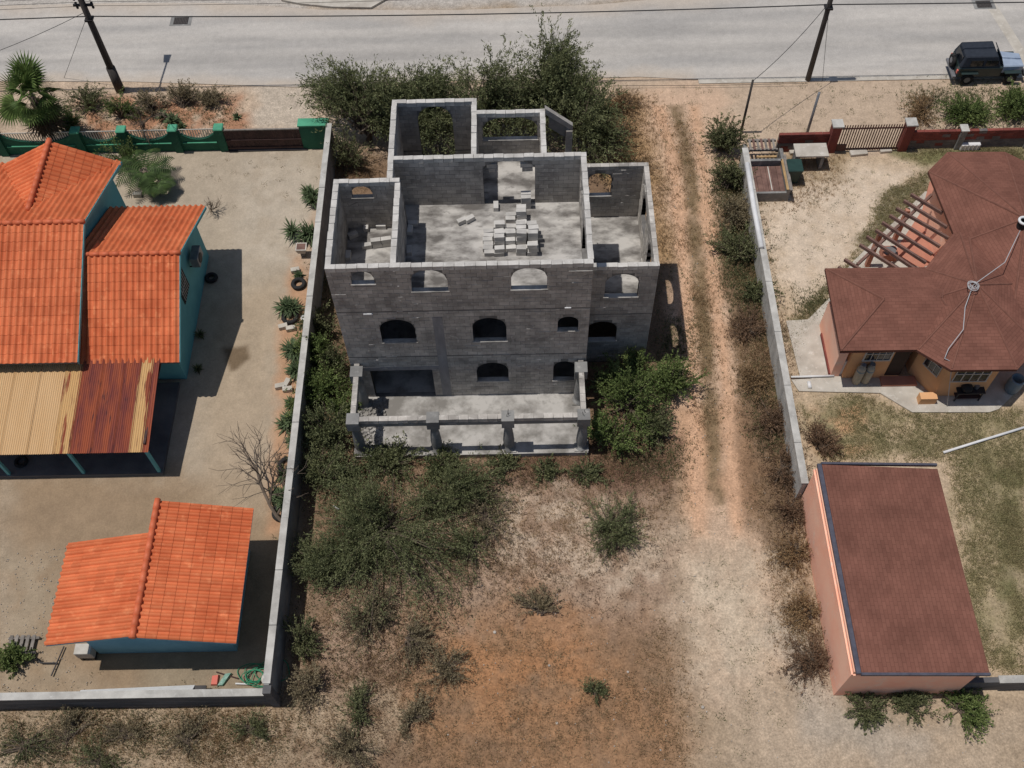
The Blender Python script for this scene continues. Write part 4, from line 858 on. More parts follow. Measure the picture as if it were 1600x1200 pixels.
lb = MB(); lb.tube([b1+(0,.1,7.15), b1+(.03,1.4,7.3), b1+(.08,2.2,7.25)], .05, 8); arm = lb.build('lamp_arm', METAL, P1); MB().hexa([b1+np.array(q) for q in ((-.08,2.15,7.15),(.2,2.15,7.15),(.28,2.8,7.15),(-.16,2.8,7.15),(-.06,2.15,7.32),(.18,2.15,7.32),(.22,2.8,7.3),(-.1,2.8,7.3))]).build('lamp_head', METAL, P1)
for e, bb in ((P1, b1),(P2, b2)): part('cable_clamp', DMETAL, e, (bb[0]-.2,bb[0]+.2,bb[1]-.2,bb[1]+.2,4.7,4.8))
q = at(1158,206); P3 = pole('service_pole', q, 3.5, .07, .06, POLE, 'short dark service pole among bushes beside the right track'); q3 = q
q = at(1258,218); P4 = pole('grey_post', q, 3.2, .075, .065, METAL, 'leaning grey metal post behind the right front wall')
zc = 4.75
cable('overhead_cable', [(-60,b1[1],zc+.3), b1+(0,.2,zc), b2+(0,.2,zc), (75,b2[1],zc+.3)], .03, WIRE, 'thick black cable strung along the road between the two utility poles', .25)
for k, z in enumerate((5.35,5.6,5.85,6.1)):
    cable('overhead_wire', [(-60,b1[1]+.1,z+.3), b1+(.4,.12,z+.1), b2+(0,.12,z+1.0), (75,b2[1],z+1.2)], .010, WIRE, ['lowest','second lowest','second highest','highest'][k]+' of the four thin wires above the thick roadside cable', .35)
cable('guy_wire', [b1+(0,0,5.0), at(100,122)], .012, WIRE, 'thin stay wire from the left pole down to the verge', 0); cable('service_wire', [b1+(0,0,5.2), at(-60,100,3.0)], .014, WIRE, 'wire running from the left pole out of the picture at left', .15)
cable('service_wire', [b2+(0,0,5.1), q3+(0,0,3.45)], .016, WIRE, 'sagging wire from the right pole to the short service pole', .35)
cable('stay_wire', [b2+(0,0,4.9), at(1285,127)], .012, WIRE, 'thin stay wire hugging the right utility pole', 0)
cable('ground_line', [at(960,134,.15), at(1130,133,.15), at(1262,130,.15)], .012, WIRE, 'thin line running low along the sandy verge', .0)
#@@JEEP
# ------------------------------------------------------------------ jeep
jx, jy = 30.75, 19.15
JP = empty('jeep', (jx+2,jy+.8,0), 'dark green soft top jeep with a rear spare wheel parked by the road', 'jeep')
def jb(name, m, *bx, **k): return part(name, m, JP, *[(jx+a,jx+b_,jy+c,jy+d,e,f) for a,b_,c,d,e,f in bx], **k)
body = MB(); pr = [(.12,.5),(2.45,.5),(2.45,1.1),(2.3,1.12),(.14,1.12)]; body.prof([(jx+u, z) for u, z in pr][::-1],'y',jy+.1,jy+1.55).build('tub', JEEPG, JP, bevel=.04)
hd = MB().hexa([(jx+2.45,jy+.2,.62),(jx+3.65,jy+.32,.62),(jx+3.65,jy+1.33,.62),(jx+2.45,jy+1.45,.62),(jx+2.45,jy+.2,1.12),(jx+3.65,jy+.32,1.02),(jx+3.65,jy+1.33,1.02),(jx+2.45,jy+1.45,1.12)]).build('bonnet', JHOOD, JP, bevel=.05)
MB().hexa([(jx+.12,jy+.1,1.13),(jx+2.3,jy+.1,1.13),(jx+2.3,jy+1.55,1.13),(jx+.12,jy+1.55,1.13),(jx+.3,jy+.22,1.78),(jx+1.95,jy+.2,1.8),(jx+1.95,jy+1.45,1.8),(jx+.3,jy+1.43,1.78)]).build('soft_top', JTOP, JP, bevel=.05)
for y in (.115, 1.495): jb('side_window', GLASS, (.6,1.25,y,y+.04,1.22,1.6)); jb('side_window', GLASS, (1.4,2.05,y,y+.04,1.22,1.6))
MB().hexa([(jx+.14,jy+.35,1.2),(jx+.22,jy+.35,1.2),(jx+.22,jy+1.3,1.2),(jx+.14,jy+1.3,1.2),(jx+.2,jy+.4,1.66),(jx+.28,jy+.4,1.66),(jx+.28,jy+1.25,1.66),(jx+.2,jy+1.25,1.66)]).build('rear_window', GLASS, JP)
MB().hexa([(jx+2.42,jy+.2,1.13),(jx+2.47,jy+.2,1.13),(jx+2.47,jy+1.45,1.13),(jx+2.42,jy+1.45,1.13),(jx+2.12,jy+.26,1.72),(jx+2.17,jy+.26,1.72),(jx+2.17,jy+1.39,1.72),(jx+2.12,jy+1.39,1.72)]).build('windscreen', GLASS, JP)
for x in (.75, 3.05):
    for y, s in ((.0,-1),(1.48,1)):
        t = MB().torus((jx+x,jy+y+.1,.36),.26,.11,20,8,'y').build('wheel', BLACK, JP, smooth=True); t['label'] = 'black off road tyre'; MB().lathe([(.17,0),(.17,.14)],(jx+x,jy+y+.03,.36),14,'y').build('rim', METAL, t)
        jb('mudguard', JEEPG, (x-.45,x+.45,y-.03 if s < 0 else y+.0,y+.22,.76,.83), bevel=.02)
t = MB().torus((jx-.02,jy+.95,.98),.26,.1,20,8,'x').build('spare_wheel', BLACK, JP, smooth=True); MB().lathe([(.16,0),(.16,.1)],(jx-.1,jy+.95,.98),14,'x').build('rim', METAL, t)
jb('rear_bumper', METAL, (-.08,.1,.1,1.55,.46,.58)); jb('front_bumper', DMETAL, (3.72,3.85,.15,1.5,.46,.58)); jb('tail_light', PINKB, (.06,.12,.12,.26,.75,.95)); jb('tail_light', PINKB, (.06,.12,1.4,1.54,.75,.95))
jb('chassis', BLACK, (.2,3.6,.35,1.3,.3,.5))
#@@PLANTS
# ------------------------------------------------------------------ vegetation
def leaves(C, D, ln, wd, rnd=0.5):
    n = len(C); D = D+rng.normal(0, rnd, (n, 3)); D /= np.linalg.norm(D, axis=1)[:, None]+1e-9
    R_ = rng.normal(0, 1, (n, 3)); Sx = np.cross(D, R_); Sx /= np.linalg.norm(Sx, axis=1)[:, None]+1e-9
    l = (ln*rng.uniform(.6, 1.3, n))[:, None]; w_ = (wd*rng.uniform(.6, 1.3, n))[:, None]
    return np.stack([C, C+D*l*.5+Sx*w_, C+D*l, C+D*l*.5-Sx*w_], 1)
def shrub(name, cat, base, r, h, nb, nl, ln, wd, lm, label, group=None, flat=0.5, trunk=0.0, spread=0.22, bend=0.35, parts=('branches', 'foliage'), bark=None, leafless=False, grp_lobes=6):
    e = empty(name, (base[0], base[1], 0), label, cat, group); base = np.array([base[0], base[1], 0.0]); B_ = MB(); C = []; D = []
    grp_lobes = max(3, int(grp_lobes*rng.uniform(.7, 1.3))); ea, er = rng.uniform(0, math.pi), rng.uniform(.62, .95)
    lob = [(rng.uniform(0, 2*math.pi), rng.uniform(.25, 1.05), rng.uniform(.55, 1.12)) for _ in range(grp_lobes)]; per = 22; nt_ = max(3, int(nl*.52)//per)
    for k in range(nb):
        la, lr, lh = lob[k % grp_lobes]; a = la+rng.normal(0, .5); rr = r*min(1.15, lr*rng.uniform(.35, 1.3)); hh = h*lh*rng.uniform(.5, 1.05)*math.sqrt(max(.10, 1-(rr/(r*1.15))**2*flat))
        s = base+np.array([rng.normal(0, .08*r), rng.normal(0, .08*r), trunk*h*.6*rng.uniform(.6, 1)]); v = np.array([math.cos(a)*rr, math.sin(a)*rr])
        ax = np.array([math.cos(ea), math.sin(ea)]); v = v-ax*(v@ax)*(1-er); t = base+np.array([v[0], v[1], hh])
        m_ = (s+t)/2+np.array([0, 0, bend*hh*.5]); ts = np.linspace(0, 1, 9)[:, None]; cv = (1-ts)**2*s+2*ts*(1-ts)*m_+ts**2*t
        if k < 90: B_.tube([cv[0], cv[3], cv[5], cv[8]], .014+.012*r, 4, .006, cap=False)
        u = rng.uniform(.28, 1.0, nt_)[:, None]; st = (1-u)**2*s+2*u*(1-u)*m_+u**2*t; tg = (t-m_)/(np.linalg.norm(t-m_)+1e-6)
        td = tg*.95+rng.normal(0, .55, (nt_, 3))+np.array([v[0], v[1], 0])/(r+1e-6)*.35+np.array([0, 0, .30]); td /= np.linalg.norm(td, axis=1)[:, None]
        tl = (min(1.25, .30+.27*r)*rng.uniform(.5, 1.3, nt_))[:, None]; w_ = rng.uniform(0, 1, (nt_, per, 1))
        pos = st[:, None]+td[:, None]*tl[:, None]*w_; pos[..., 2] -= (w_[..., 0]**2)*tl*.18; pos += rng.normal(0, .014+.006*r, pos.shape)
        C.append(pos.reshape(-1, 3)); D.append(np.repeat(td, per, 0)*.9)
    if trunk:
        B_.tube([base, base+np.array([.05*r, .03*r, trunk*h*.35]), base+np.array([.02*r, -.04*r, trunk*h*.62])], .05*r+.03, 8, .035*r)
    B_.build(parts[0], bark or BARK, e)
    if not leafless:
        C = np.vstack(C); D = np.vstack(D); C[:, 2] = np.maximum(C[:, 2], .03); quads(parts[1], leaves(C, D, ln, wd), lm, e)
    return e
def W(px, py, z=0): return at(px, py, z)
tp = ('trunk', 'crown')
# acacia trees behind the building
for px, py, z, r, h, nb, lab in ((568,170,2.2,2.7,4.0,150,'leftmost spreading acacia behind the grey building by the green end block'),(660,150,2.2,2.8,4.2,140,'acacia behind the tall arched room of the grey building'),(752,150,2.4,2.9,4.4,150,'middle acacia behind the rear porch of the grey building'),(852,122,2.8,2.6,4.7,150,'tallest light green acacia at the roadside behind the grey building'),(900,172,2.2,2.2,3.8,120,'rightmost dark acacia at the corner of the sandy verge')):
    q = W(px, py, z); shrub('acacia_tree', 'tree', q, r*1.3, h, int(nb*1.35), 330, .17, .024, LF_AC, lab, 'acacia trees along the road verge', .65, .5, .30, parts=tp, grp_lobes=9)
q = W(640,225); shrub('acacia_tree', 'tree', q, 2.7, 3.2, 150, 260, .17, .024, LF_AC, 'acacia pressed against the rear wall of the grey building', None, .6, .4, .3, parts=tp)
q = W(545,262); shrub('shrub', 'shrub', q, 1.3, 2.6, 70, 160, .10, .02, LF_DK, 'dark narrow shrub between the boundary wall and the grey building', None)
# front and sides
for px, py, r, h, nb, nl, lm, lab in ((600,835,4.0,2.3,240,330,LF_AC,'largest sprawling dark green acacia shrub left below the porch'),(530,905,2.3,1.7,150,260,LF_AC,'acacia shrub against the lower boundary wall left of the largest shrub'),(690,780,2.4,1.5,130,260,LF_AC,'acacia shrub spreading right from the largest one below the porch'),(740,850,1.5,.7,60,130,LF_AC,'low wispy acacia shoot at the lower right of the largest shrub'),(755,815,1.5,.9,70,130,LF_GY,'thin twiggy shrub at the right tip of the largest acacia shrub'),
    (575,965,1.5,1.0,90,170,LF_GY,'grey green scrub bush just below the largest acacia shrub'),(640,1000,1.1,.8,60,150,LF_GY,'low grey green bush on the orange soil edge'),(955,832,1.5,.95,90,190,LF_AC,'lone dark bush on pale sand right of centre in the lower lot'),(845,955,1.0,.45,44,90,LF_GY,'small flat bush left below the lone dark bush'),(697,1048,.85,.6,50,130,LF_GY,'small grey bush at the left edge of the orange soil'),
    (562,1115,.8,.6,50,120,LF_DK,'small green bush near the bottom left of the open lot'),(650,1120,.8,.5,44,100,LF_GY,'small grey bush by the bottom edge of the open lot'),(928,1083,.35,.45,22,60,LF_DK,'tiny upright bush alone on the orange soil'),(490,1080,1.0,1.0,70,150,LF_GY,'grey bush just right of the wall corner'),(545,1170,1.1,.7,60,120,LF_GY,'grey scrub bush cut by the bottom edge of the picture')):
    shrub('shrub', 'shrub', W(px, py), r, h, nb, nl, .12 if lm is LF_AC else .085, .016 if lm is LF_AC else .018, lm, lab, 'shrubs on the open lot', .6, .15, .30, grp_lobes=7)
for px, py, r, h, nb, nl, lm, lab in ((508,560,.95,2.0,70,170,LF_GR,'tall bush squeezed between boundary wall and grey facade'),(505,625,1.0,1.8,80,180,LF_GR,'bright bush left of the porch corner'),(520,685,1.25,1.8,90,200,LF_AC,'feathery bush left of the porch front column'),(505,750,1.2,1.5,80,200,LF_AC,'feathery bush by the wall below the porch'),
    (985,640,1.35,2.2,110,190,LF_GR,'leafy green bush right of the porch'),(955,690,.9,1.2,70,150,LF_GR,'bright low bush at the porch right front corner'),(1045,612,.9,1.7,80,170,LF_GR,'leafy bush at the foot of the side wing by the track'),(1030,672,.9,1.1,70,150,LF_DK,'dark leafy bush bordering the track right of the porch'),(955,610,.8,1.5,60,150,LF_DK,'shaded bush in the corner between facade and wing'),
    (790,735,.7,.28,26,80,LF_DK,'small green weed clump in front of the porch middle'),(850,738,.45,.28,26,80,LF_DK,'green weed clump in front of the third porch column'),(910,742,.6,.28,26,80,LF_DK,'green weed clump in front of the right porch column'),(690,730,.9,.9,60,150,LF_AC,'dark bush leaning over the porch edge'),(525,590,.8,1.5,60,150,LF_DK,'dark bush hugging the left corner of the facade'),(535,650,.7,1.1,50,140,LF_GR,'bright weed bush beside the porch left columns'),(500,520,.7,1.4,50,140,LF_DK,'dark bush in the gap by the boundary wall level with middle windows'),(605,735,1.0,1.0,70,170,LF_AC,'feathery bush in front of the porch left bay'),(1000,590,.8,1.4,60,150,LF_GR,'green bush at the shaded wing wall')):
    shrub('bush', 'bush', W(px, py), r*1.3, h, int(nb*1.3), nl, .10, .026, lm, lab, 'bushes around the grey building', .6, .1, .30, grp_lobes=8)
for px, py, r, h, nb, nl, lm, lab in ((1128,232,1.05,1.9,80,170,LF_DK,'dark bush around the short service pole'),(1136,290,.9,1.3,70,160,LF_DK,'dark bush beside the top of the right boundary wall'),(1143,345,.95,1.2,70,150,LF_GY,'dull green bush along the right boundary wall'),(1155,400,.95,1.1,70,160,LF_DK,'greener bush halfway along the right boundary wall'),(1178,460,.6,.9,44,120,LF_DK,'small bright bush touching the right boundary wall'),
    (1170,520,.9,.7,60,120,LF_RED,'withered bush beside the right wall level with the wing'),(1185,590,.9,.7,60,120,LF_DRY,'dry tan bush beside the right wall'),(1205,660,.9,.7,60,120,LF_RED,'withered brown bush above the shed by the wall'),(1222,735,.9,.8,60,120,LF_RED,'withered reddish bush where the right wall meets the shed'),(1238,800,.9,.8,60,120,LF_RED,'dead brown brush at the top of the pink shed wall'),(1243,860,.8,.7,50,120,LF_DRY,'dry brush halfway down the pink shed wall'),(1262,960,.8,.6,50,120,LF_DRY,'dry scrub at the lower pink shed wall'),(1270,1035,.9,.7,60,120,LF_RED,'brown brush at the bottom corner of the pink shed'),(1280,700,.8,.8,60,120,LF_RED,'reddish withered bush behind the shed inside the wall'),
    (1355,1106,.6,.35,40,110,LF_DK,'left low green plant clump below the pink shed'),(1425,1106,.7,.4,50,120,LF_DK,'middle green plant clump below the pink shed'),(1500,1108,.8,.5,60,130,LF_GR,'right bushy plant clump below the pink shed'),
    (1440,180,.9,.9,70,150,LF_DRY,'straw coloured bush left of the green bushes by the jeep'),(1510,184,1.25,.9,100,190,LF_GR,'green bush in front of the jeep'),(1585,178,1.35,1.1,110,190,LF_GR,'green bush at the right edge beside the jeep'),(960,215,1.2,1.2,80,150,LF_DRY,'tall dry straw clump behind the side wing'),(985,262,1.0,1.0,70,150,LF_DRY,'dry straw clump at the rear corner of the side wing'),(975,170,.9,.9,60,140,LF_DRY,'dry straw clump beside the rightmost acacia')):
    dr_ = lm is LF_RED or lm is LF_DRY
    shrub('bush', 'bush', W(px, py), r*1.3, h*(.75 if dr_ else 1), int(nb*(1 if dr_ else 1.25)), int(nl*.8) if dr_ else nl, .10, .016 if dr_ else .024, lm, lab, 'bushes on the right of the grey building', .55, .0, .30, grp_lobes=8)
for px, py, r, h, lm, lab in ((140,168,1.1,1.3,LF_DK,'leftmost roadside shrub beside the fan palm'),(190,182,1.1,1.1,LF_GR,'green roadside shrub right below the left pole foot'),(235,172,1.1,1.1,LF_GY,'thin roadside shrub right of the left pole'),(285,165,1.1,1.0,LF_GY,'sparse roadside shrub above the spiky agave'),(335,160,.9,.7,LF_GY,'rightmost sparse roadside shrub on the left verge'),(110,200,.8,.9,LF_GR,'low green shrub behind the green wall near the palm')):
    shrub('roadside_shrub', 'shrub', W(px, py), r, h, 70, 130, .085, .02, lm, lab, 'roadside shrubs on the left verge', .5, .0, .35)
for px, py, r, h, lm, lab in ((200,262,1.2,1.6,LF_GR,'leafy green bush behind the tall orange roof'),(40,1165,1.6,.5,LF_DK,'dark scrub in the bottom left corner'),(110,1150,1.4,.4,LF_GY,'grey scrub below the bottom wall at left'),(200,1148,1.2,.35,LF_GY,'green scrub below the bottom wall'),(290,1160,1.3,.35,LF_GY,'grey scrub below the bottom wall at mid'),(390,1140,1.1,.35,LF_DK,'green scrub below the hose corner'),(160,1190,1.3,.4,LF_DK,'dark scrub at the bottom edge on the left'),(470,1010,1.0,1.2,LF_DK,'dark shrub right of the boundary wall near its lower end')):
    lo_ = py > 1100
    shrub('shrub', 'shrub', W(px, py), r, h, 40 if lo_ else 70, 80 if lo_ else 150, .08, .015 if lo_ else .022, lm, lab, 'shrubs around the left yard', .55, .0, .32)
# bare trees
def bare(base, tip, h, lab, n=26, r=.09):
    e = empty('bare_tree', tuple(base), lab, 'tree'); B_ = MB(); T_ = MB(); tip = np.array(tip); base = np.array(base); D0 = tip-base; L0 = np.linalg.norm(D0)
    def grow(p, d, ln, rad, dep):
        d = d/np.linalg.norm(d); pts = [p]; q_ = p
        for _ in range(3): d = d+rng.normal(0, .13, 3); d /= np.linalg.norm(d); q_ = q_+d*ln/3; q_ = np.array([q_[0], q_[1], max(q_[2], .05)]); pts.append(q_)
        (B_ if dep == 0 else T_).tube(pts, rad, 7 if dep < 2 else 4, rad*.6, cap=False)
        if dep < 4:
            for _ in range(4 if dep < 2 else 3):
                st = pts[rng.integers(1, 4)]; grow(st, d+rng.normal(0, .45, 3)*np.array([1, 1, .7]), ln*rng.uniform(.6, .9), rad*.58, dep+1)
    grow(base, D0, L0*.5, r, 0); B_.build('trunk', BARK, e); T_.build('branches', BARK, e); return e
q = W(448,822); bare(q, W(365,725,1.2), 1.6, 'leafless tree leaning left beside the boundary wall above the hut', 18)
q = W(228,222); bare(q, q+(.2,.6,2.4), 2.0, 'leafless tree by the green wall behind the tall roof', 16, .07)
q = W(330,330); bare(q, q+(.1,.0,1.0), .8, 'grey leafless bush beside the small palm and annex roof', 24, .04)
# rosette plants
def rosette(name, cat, base, r, h, n, lab, group=None, m=None, wd=.035, stem=0.0, e=None):
    e = empty(name, (base[0], base[1], base[2]), lab, cat, group); c = np.array(base)+np.array([0, 0, stem]); Vq = []
    hd = [np.zeros(3)]+([rng.normal(0, .28*r, 3)*np.array([1, 1, .4]) for _ in range(3)] if r > .55 else []); c0 = c
    for k in range(n):
        c = c0+hd[k % len(hd)]; a = rng.uniform(0, 2*math.pi); el = math.asin(rng.uniform(-.1, 1.0)); d = np.array([math.cos(a)*math.cos(el)*r, math.sin(a)*math.cos(el)*r, math.sin(el)*h+.06*h]); s = np.array([-math.sin(a), math.cos(a), 0])*wd
        L_ = rng.uniform(.45, 1.05)*(1 if len(hd) == 1 else .8); p1 = c+d*.5*L_+np.array([0, 0, .06*h]); p2 = c+d*L_-np.array([0, 0, .08*h]); Vq += [[c-s*.5, c+s*.5, p1+s, p1-s], [p1-s, p1+s, p2+s*.08, p2-s*.08]]
    if stem: MB().tube([base, c0], .05, 8).build('stem', BARK, e)
    quads('leaf_rosette', np.array(Vq), m or LF_YUC, e); return e
ycs = [(488,312,.62,1.0,'yucca nearest the gate along the left boundary wall'),(478,375,.85,1.3,'biggest bushy yucca by the wall opposite the annex ridge'),(457,487,.72,.9,'spiky yucca just above the white bucket'),(458,552,.75,.9,'dense yucca below the pale blocks by the wall'),(463,585,.6,.7,'lower of the two dense yuccas by the wall middle'),(455,662,.65,.8,'rounded yucca by the wall opposite the rusty lean-to'),(456,690,.45,.5,'small broad leaved plant below the rounded yucca'),(446,745,.4,.4,'small agave below a tyre by the wall'),(443,782,.6,.7,'yucca planted beside the leafless tree'),(456,632,.4,.5,'small spiky plant by the broken paving blocks'),(467,432,.3,.4,'tiny plant sprouting above the upper tyre')]
for px, py, r, h, lab in ycs: rosette('yucca', 'plant', W(px, py), r*1.25, h, 260 if r > .5 else 90, lab, 'yuccas along the left boundary wall', stem=.15 if r > .5 else 0)
rosette('agave', 'plant', W(269,190), .75, .9, 110, 'large spiky agave on the orange verge behind the green wall', m=LF_YUC, wd=.05); rosette('agave', 'plant', W(283,200), .45, .5, 60, 'smaller agave beside the large one behind the green wall'); rosette('agave', 'plant', W(371,184), .35, .4, 50, 'little dark agave alone on the verge left of the gate')
for px, py, lab in ((305,404,'shaded pot plant beside the annex under the air conditioner'),(313,524,'shaded weed at the annex wall middle'),(310,578,'shaded leafy plant at the annex front corner')): rosette('wall_plant', 'plant', W(px, py), .35, .45, 60, lab, 'plants in the annex shade', m=LF_DK)
# fan palm
fq = W(50,152,3.4)*np.array([1,1,0]); FP = empty('fan_palm', tuple(fq), 'tall fan palm with a skirt of dead leaves in the upper left', 'palm')
cx, cy, cz_ = fq[0], fq[1], 3.5; MB().tube([fq, (fq[0]-.05,fq[1],2), (cx,cy,cz_)], .24, 10, .2).build('trunk', BARK, FP, smooth=True)
def fan(L_, R_, n=22):
    b = MB(); b.poly([(-.012,0,0),(.012,0,0),(.012,L_,0),(-.012,L_,0)])
    for k in range(n):
        a = math.radians(-105+210*k/(n-1)); rr = R_*(1-.18*abs(a)/2); s, c = math.sin(a), math.cos(a); px_, py_ = c*.035, -s*.035
        mx, my = s*rr*.55, L_+c*rr*.55; tx, ty = s*rr, L_+c*rr; b.v += [(0,L_,0),(mx+px_,my+py_,.03),(tx,ty,-.14),(mx-px_,my-py_,-.02)]; o = len(b.v)-4; b.f.append((o,o+1,o+2,o+3))
    return b.mesh('frond')
FM = [fan(.95,1.0), fan(.8,.95)]; FM[0].materials.append(LF_PALM); FM[1].materials.append(LF_PALM); FD = fan(.6,1.15,16); FD.materials.append(LF_DEAD)
for k in range(34):
    o = bpy.data.objects.new('frond', FM[k % 2]); COL.objects.link(o); o.parent = FP; o.matrix_parent_inverse = Matrix.Translation(FP.location).inverted(); o.location = (cx, cy, cz_); o.rotation_euler = (rng.uniform(-.75, 1.2) if k % 3 else rng.uniform(.9, 1.5), rng.normal(0, .45), rng.uniform(0, 6.28)); o.scale = [rng.uniform(.85, 1.2)]*3
for k in range(40):
    o = bpy.data.objects.new('dead_frond', FD); COL.objects.link(o); o.parent = FP; o.matrix_parent_inverse = Matrix.Translation(FP.location).inverted(); o.location = (cx, cy, cz_-.25-rng.uniform(0, .9)); o.rotation_euler = (rng.uniform(-1.45, -.9), rng.normal(0, .2), rng.uniform(0, 6.28))
# feather palm
def feather(base, n, L_, lab, seed):
    e = empty('feather_palm', tuple(base), lab, 'palm'); base = np.array(base); MB().tube([base, base+(0,0,.7)], .12, 8, .09).build('trunk', BARK, e)
    for k in range(n):
        a = 2*math.pi*k/n+rng.normal(0, .2); up = rng.uniform(.5, 1.1); Vq = []; c = base+np.array([0,0,.7]); d = np.array([math.cos(a), math.sin(a), 0]); sd = np.array([-math.sin(a), math.cos(a), 0])
        for i in range(15):
            t = (i+2)/17; p = c+d*L_*t+np.array([0,0,up*L_*(t-.95*t*t)]); ll = .42*math.sin(math.pi*min(1, t*.9+.1))+.05
            for s in (-1, 1): q_ = p+sd*s*ll+d*.14-np.array([0,0,.12]); Vq.append([p, p+d*.075, q_+d*.02, q_-d*.01])
        quads('frond', np.array(Vq), LF_FEA, e)
    return e
feather(W(232,283), 10, 1.6, 'small feathery palm behind the annex roof', 1); feather(W(252,300), 8, .9, 'lower feathery palm with rubble beside it', 2)
#@@SMALL
# ------------------------------------------------------------------ small things in the yards
def tyre(px, py, lab, R_=.27): q = W(px, py); return tag(MB().torus((q[0], q[1], .1), R_, .1, 20, 8).build('tyre', BLACK, smooth=True), lab, 'tyre', 'tyres used as planters')
tyre(467,445,'tyre planter nearest the gate along the left wall'); tyre(449,728,'tyre lying above the small agave by the wall',.3); tyre(440,803,'tyre beside the foot of the leafless tree',.3); tyre(331,436,'tyre in the shade of the annex wall',.22); tyre(454,497,'half buried tyre ring left of the white bucket',.32)
q = W(478,503); e = empty('bucket', tuple(q), 'white plastic bucket standing by the left boundary wall', 'bucket'); MB().lathe([(.13,0),(.17,.34),(.15,.34),(.12,.06)],tuple(q),14).build('body', WHITE, e, smooth=True); MB().torus((q[0],q[1],q[2]+.34),.165,.015,16,6).build('rim', WHITE, e)
q = W(474,398); e = empty('plant_pot', tuple(q), 'square pale plant pot on a stand below the biggest yucca', 'pot'); MB().hexa([q+np.array(v) for v in ((-.18,-.18,.3),(.18,-.18,.3),(.18,.18,.3),(-.18,.18,.3),(-.26,-.24,.62),(.26,-.24,.62),(.26,.24,.62),(-.26,.24,.62))]).build('pot', OFFW, e); part('soil', WOOD, e, (q[0]-.21,q[0]+.21,q[1]-.19,q[1]+.19,.6,.626)); part('stand', PLAST, e, (q[0]-.1,q[0]+.1,q[1]-.1,q[1]+.1,0,.3))
for px, py, rz, lab in ((462,424,.2,'pale block above the upper tyre by the left wall'),(443,512,.3,'left of the two pale blocks below the bucket'),(455,515,.2,'right of the two pale blocks below the bucket'),(438,605,.2,'leftmost of the broken paving blocks by the wall'),(449,600,1.2,'upper of the broken paving blocks by the wall'),(450,610,.1,'lower right of the broken paving blocks by the wall'),(250,292,.3,'pale block stacked beside the lower feathery palm'),(216,306,0,'pale block at the foot of the tall turquoise wall')):
    q = W(px, py); tag(unit_block('paving_block', (q[0], q[1], .1), (.42,.22,.2), rz, PATH, None), lab, 'block')
for px, py, w_, d_, lab in ((1243,237,.7,.4,'pale slab on the ground beneath the right front wall'),(1341,240,.9,.35,'grey slab on the sand inside the barred gate'),(1383,236,.6,.3,'pale plank at the foot of the barred gate')):
    q = W(px, py); tag(MB().box(q[0]-w_/2,q[0]+w_/2,q[1]-d_/2,q[1]+d_/2,-.02,.14,.1).build('slab', PATH, bevel=.02), lab, 'slab')
q = W(1513,232); e = empty('white_crate', tuple(q), 'white crate standing against the right front wall', 'crate'); part('box', WHITE, e, (q[0]-.5,q[0]+.5,q[1]-.15,q[1]+.25,0,.4), bevel=.03); 
for k in range(5): part('rib', OFFW, e, (q[0]-.46+k*.2,q[0]-.40+k*.2,q[1]-.19,q[1]-.15,.03,.37))
q = W(1264,605); tag(MB().tube([q+(0,-.12,.12), q+(0,.2,.12)], .09, 10).build('white_canister', WHITE, smooth=True), 'small white canister lying on the concrete path', 'canister')
# lower left yard
q = W(37,1010); e = empty('pallet_stack', tuple(q), 'grey broken pallet on the ground at the far left', 'pallet', rz=.5)
for k in range(5): part('slat', GREYW, e, (q[0]-.55+k*.22,q[0]-.42+k*.22,q[1]-.4,q[1]+.4,.14+.01*(k % 2),.17+.01*(k % 2)))
part('bearer', GREYW, e, (q[0]-.6,q[0]+.6,q[1]-.35,q[1]-.25,.02,.14),(q[0]-.6,q[0]+.6,q[1]+.25,q[1]+.35,.02,.14))
shrub('potted_bush', 'bush', W(27,1033), .55, .5, 50, 90, .10, .035, LF_GR, 'round green leafy plant below the broken pallet', flat=.5)
a, c = W(100,1010,.1), W(80,1056,.1); b = MB(); b.tube([a, c], .03, 6); b.tube([W(90,1036,.1), W(64,1036,.1), W(48,1022,.2)], .03, 6); tag(b.build('iron_rod_frame', DMETAL), 'bent dark iron rods on the ground left of the hut', 'rods')
q = W(141,1028); e = empty('air_conditioner', tuple(q), 'beige air conditioner on the ground at the hut front wall', 'air conditioner'); part('casing', OFFW, e, (q[0]-.35,q[0]+.3,q[1]-.1,q[1]+.32,.25,.8), bevel=.02); part('foot', DMETAL, e, (q[0]-.3,q[0]-.2,q[1]-.1,q[1]+.3,0,.25),(q[0]+.15,q[0]+.25,q[1]-.1,q[1]+.3,0,.25))
e = empty('gutter_sections', tuple(W(200,1080)), 'long white slotted gutter length leaning inside the bottom wall', 'gutter'); a, c = W(120,1087,.6), W(300,1079,.6)
MB().hexa([a+(0,0,-.06),c+(0,0,-.06),c+(0,.28,-.3),a+(0,.28,-.3),a,c,c+(0,.28,-.24),a+(0,.28,-.24)]).build('channel', WHITE, e)
for k in range(26): p = a+(c-a)*(k+.5)/26; part('slot', DMETAL, e, (p[0]-.05,p[0]+.04,p[1]-.012,p[1]+.03,p[2]-.015,p[2]+.006))
part('end_piece', DMETAL, e, (c[0],c[0]+.45,c[1],c[1]+.25,.3,.4))
b = MB(); q = W(404,1056)
for k in range(8):
    cxx, cyy, R_ = q[0]+rng.normal(0,.2), q[1]+rng.normal(0,.12), rng.uniform(.25,.75); pts = [(cxx+R_*math.cos(t)*(1+.1*math.sin(3*t+k)), cyy+R_*.72*math.sin(t), .05+.02*k+.02*math.sin(2*t+k)) for t in np.linspace(0, 2*math.pi, 28)]; b.tube(pts, .017, 6)
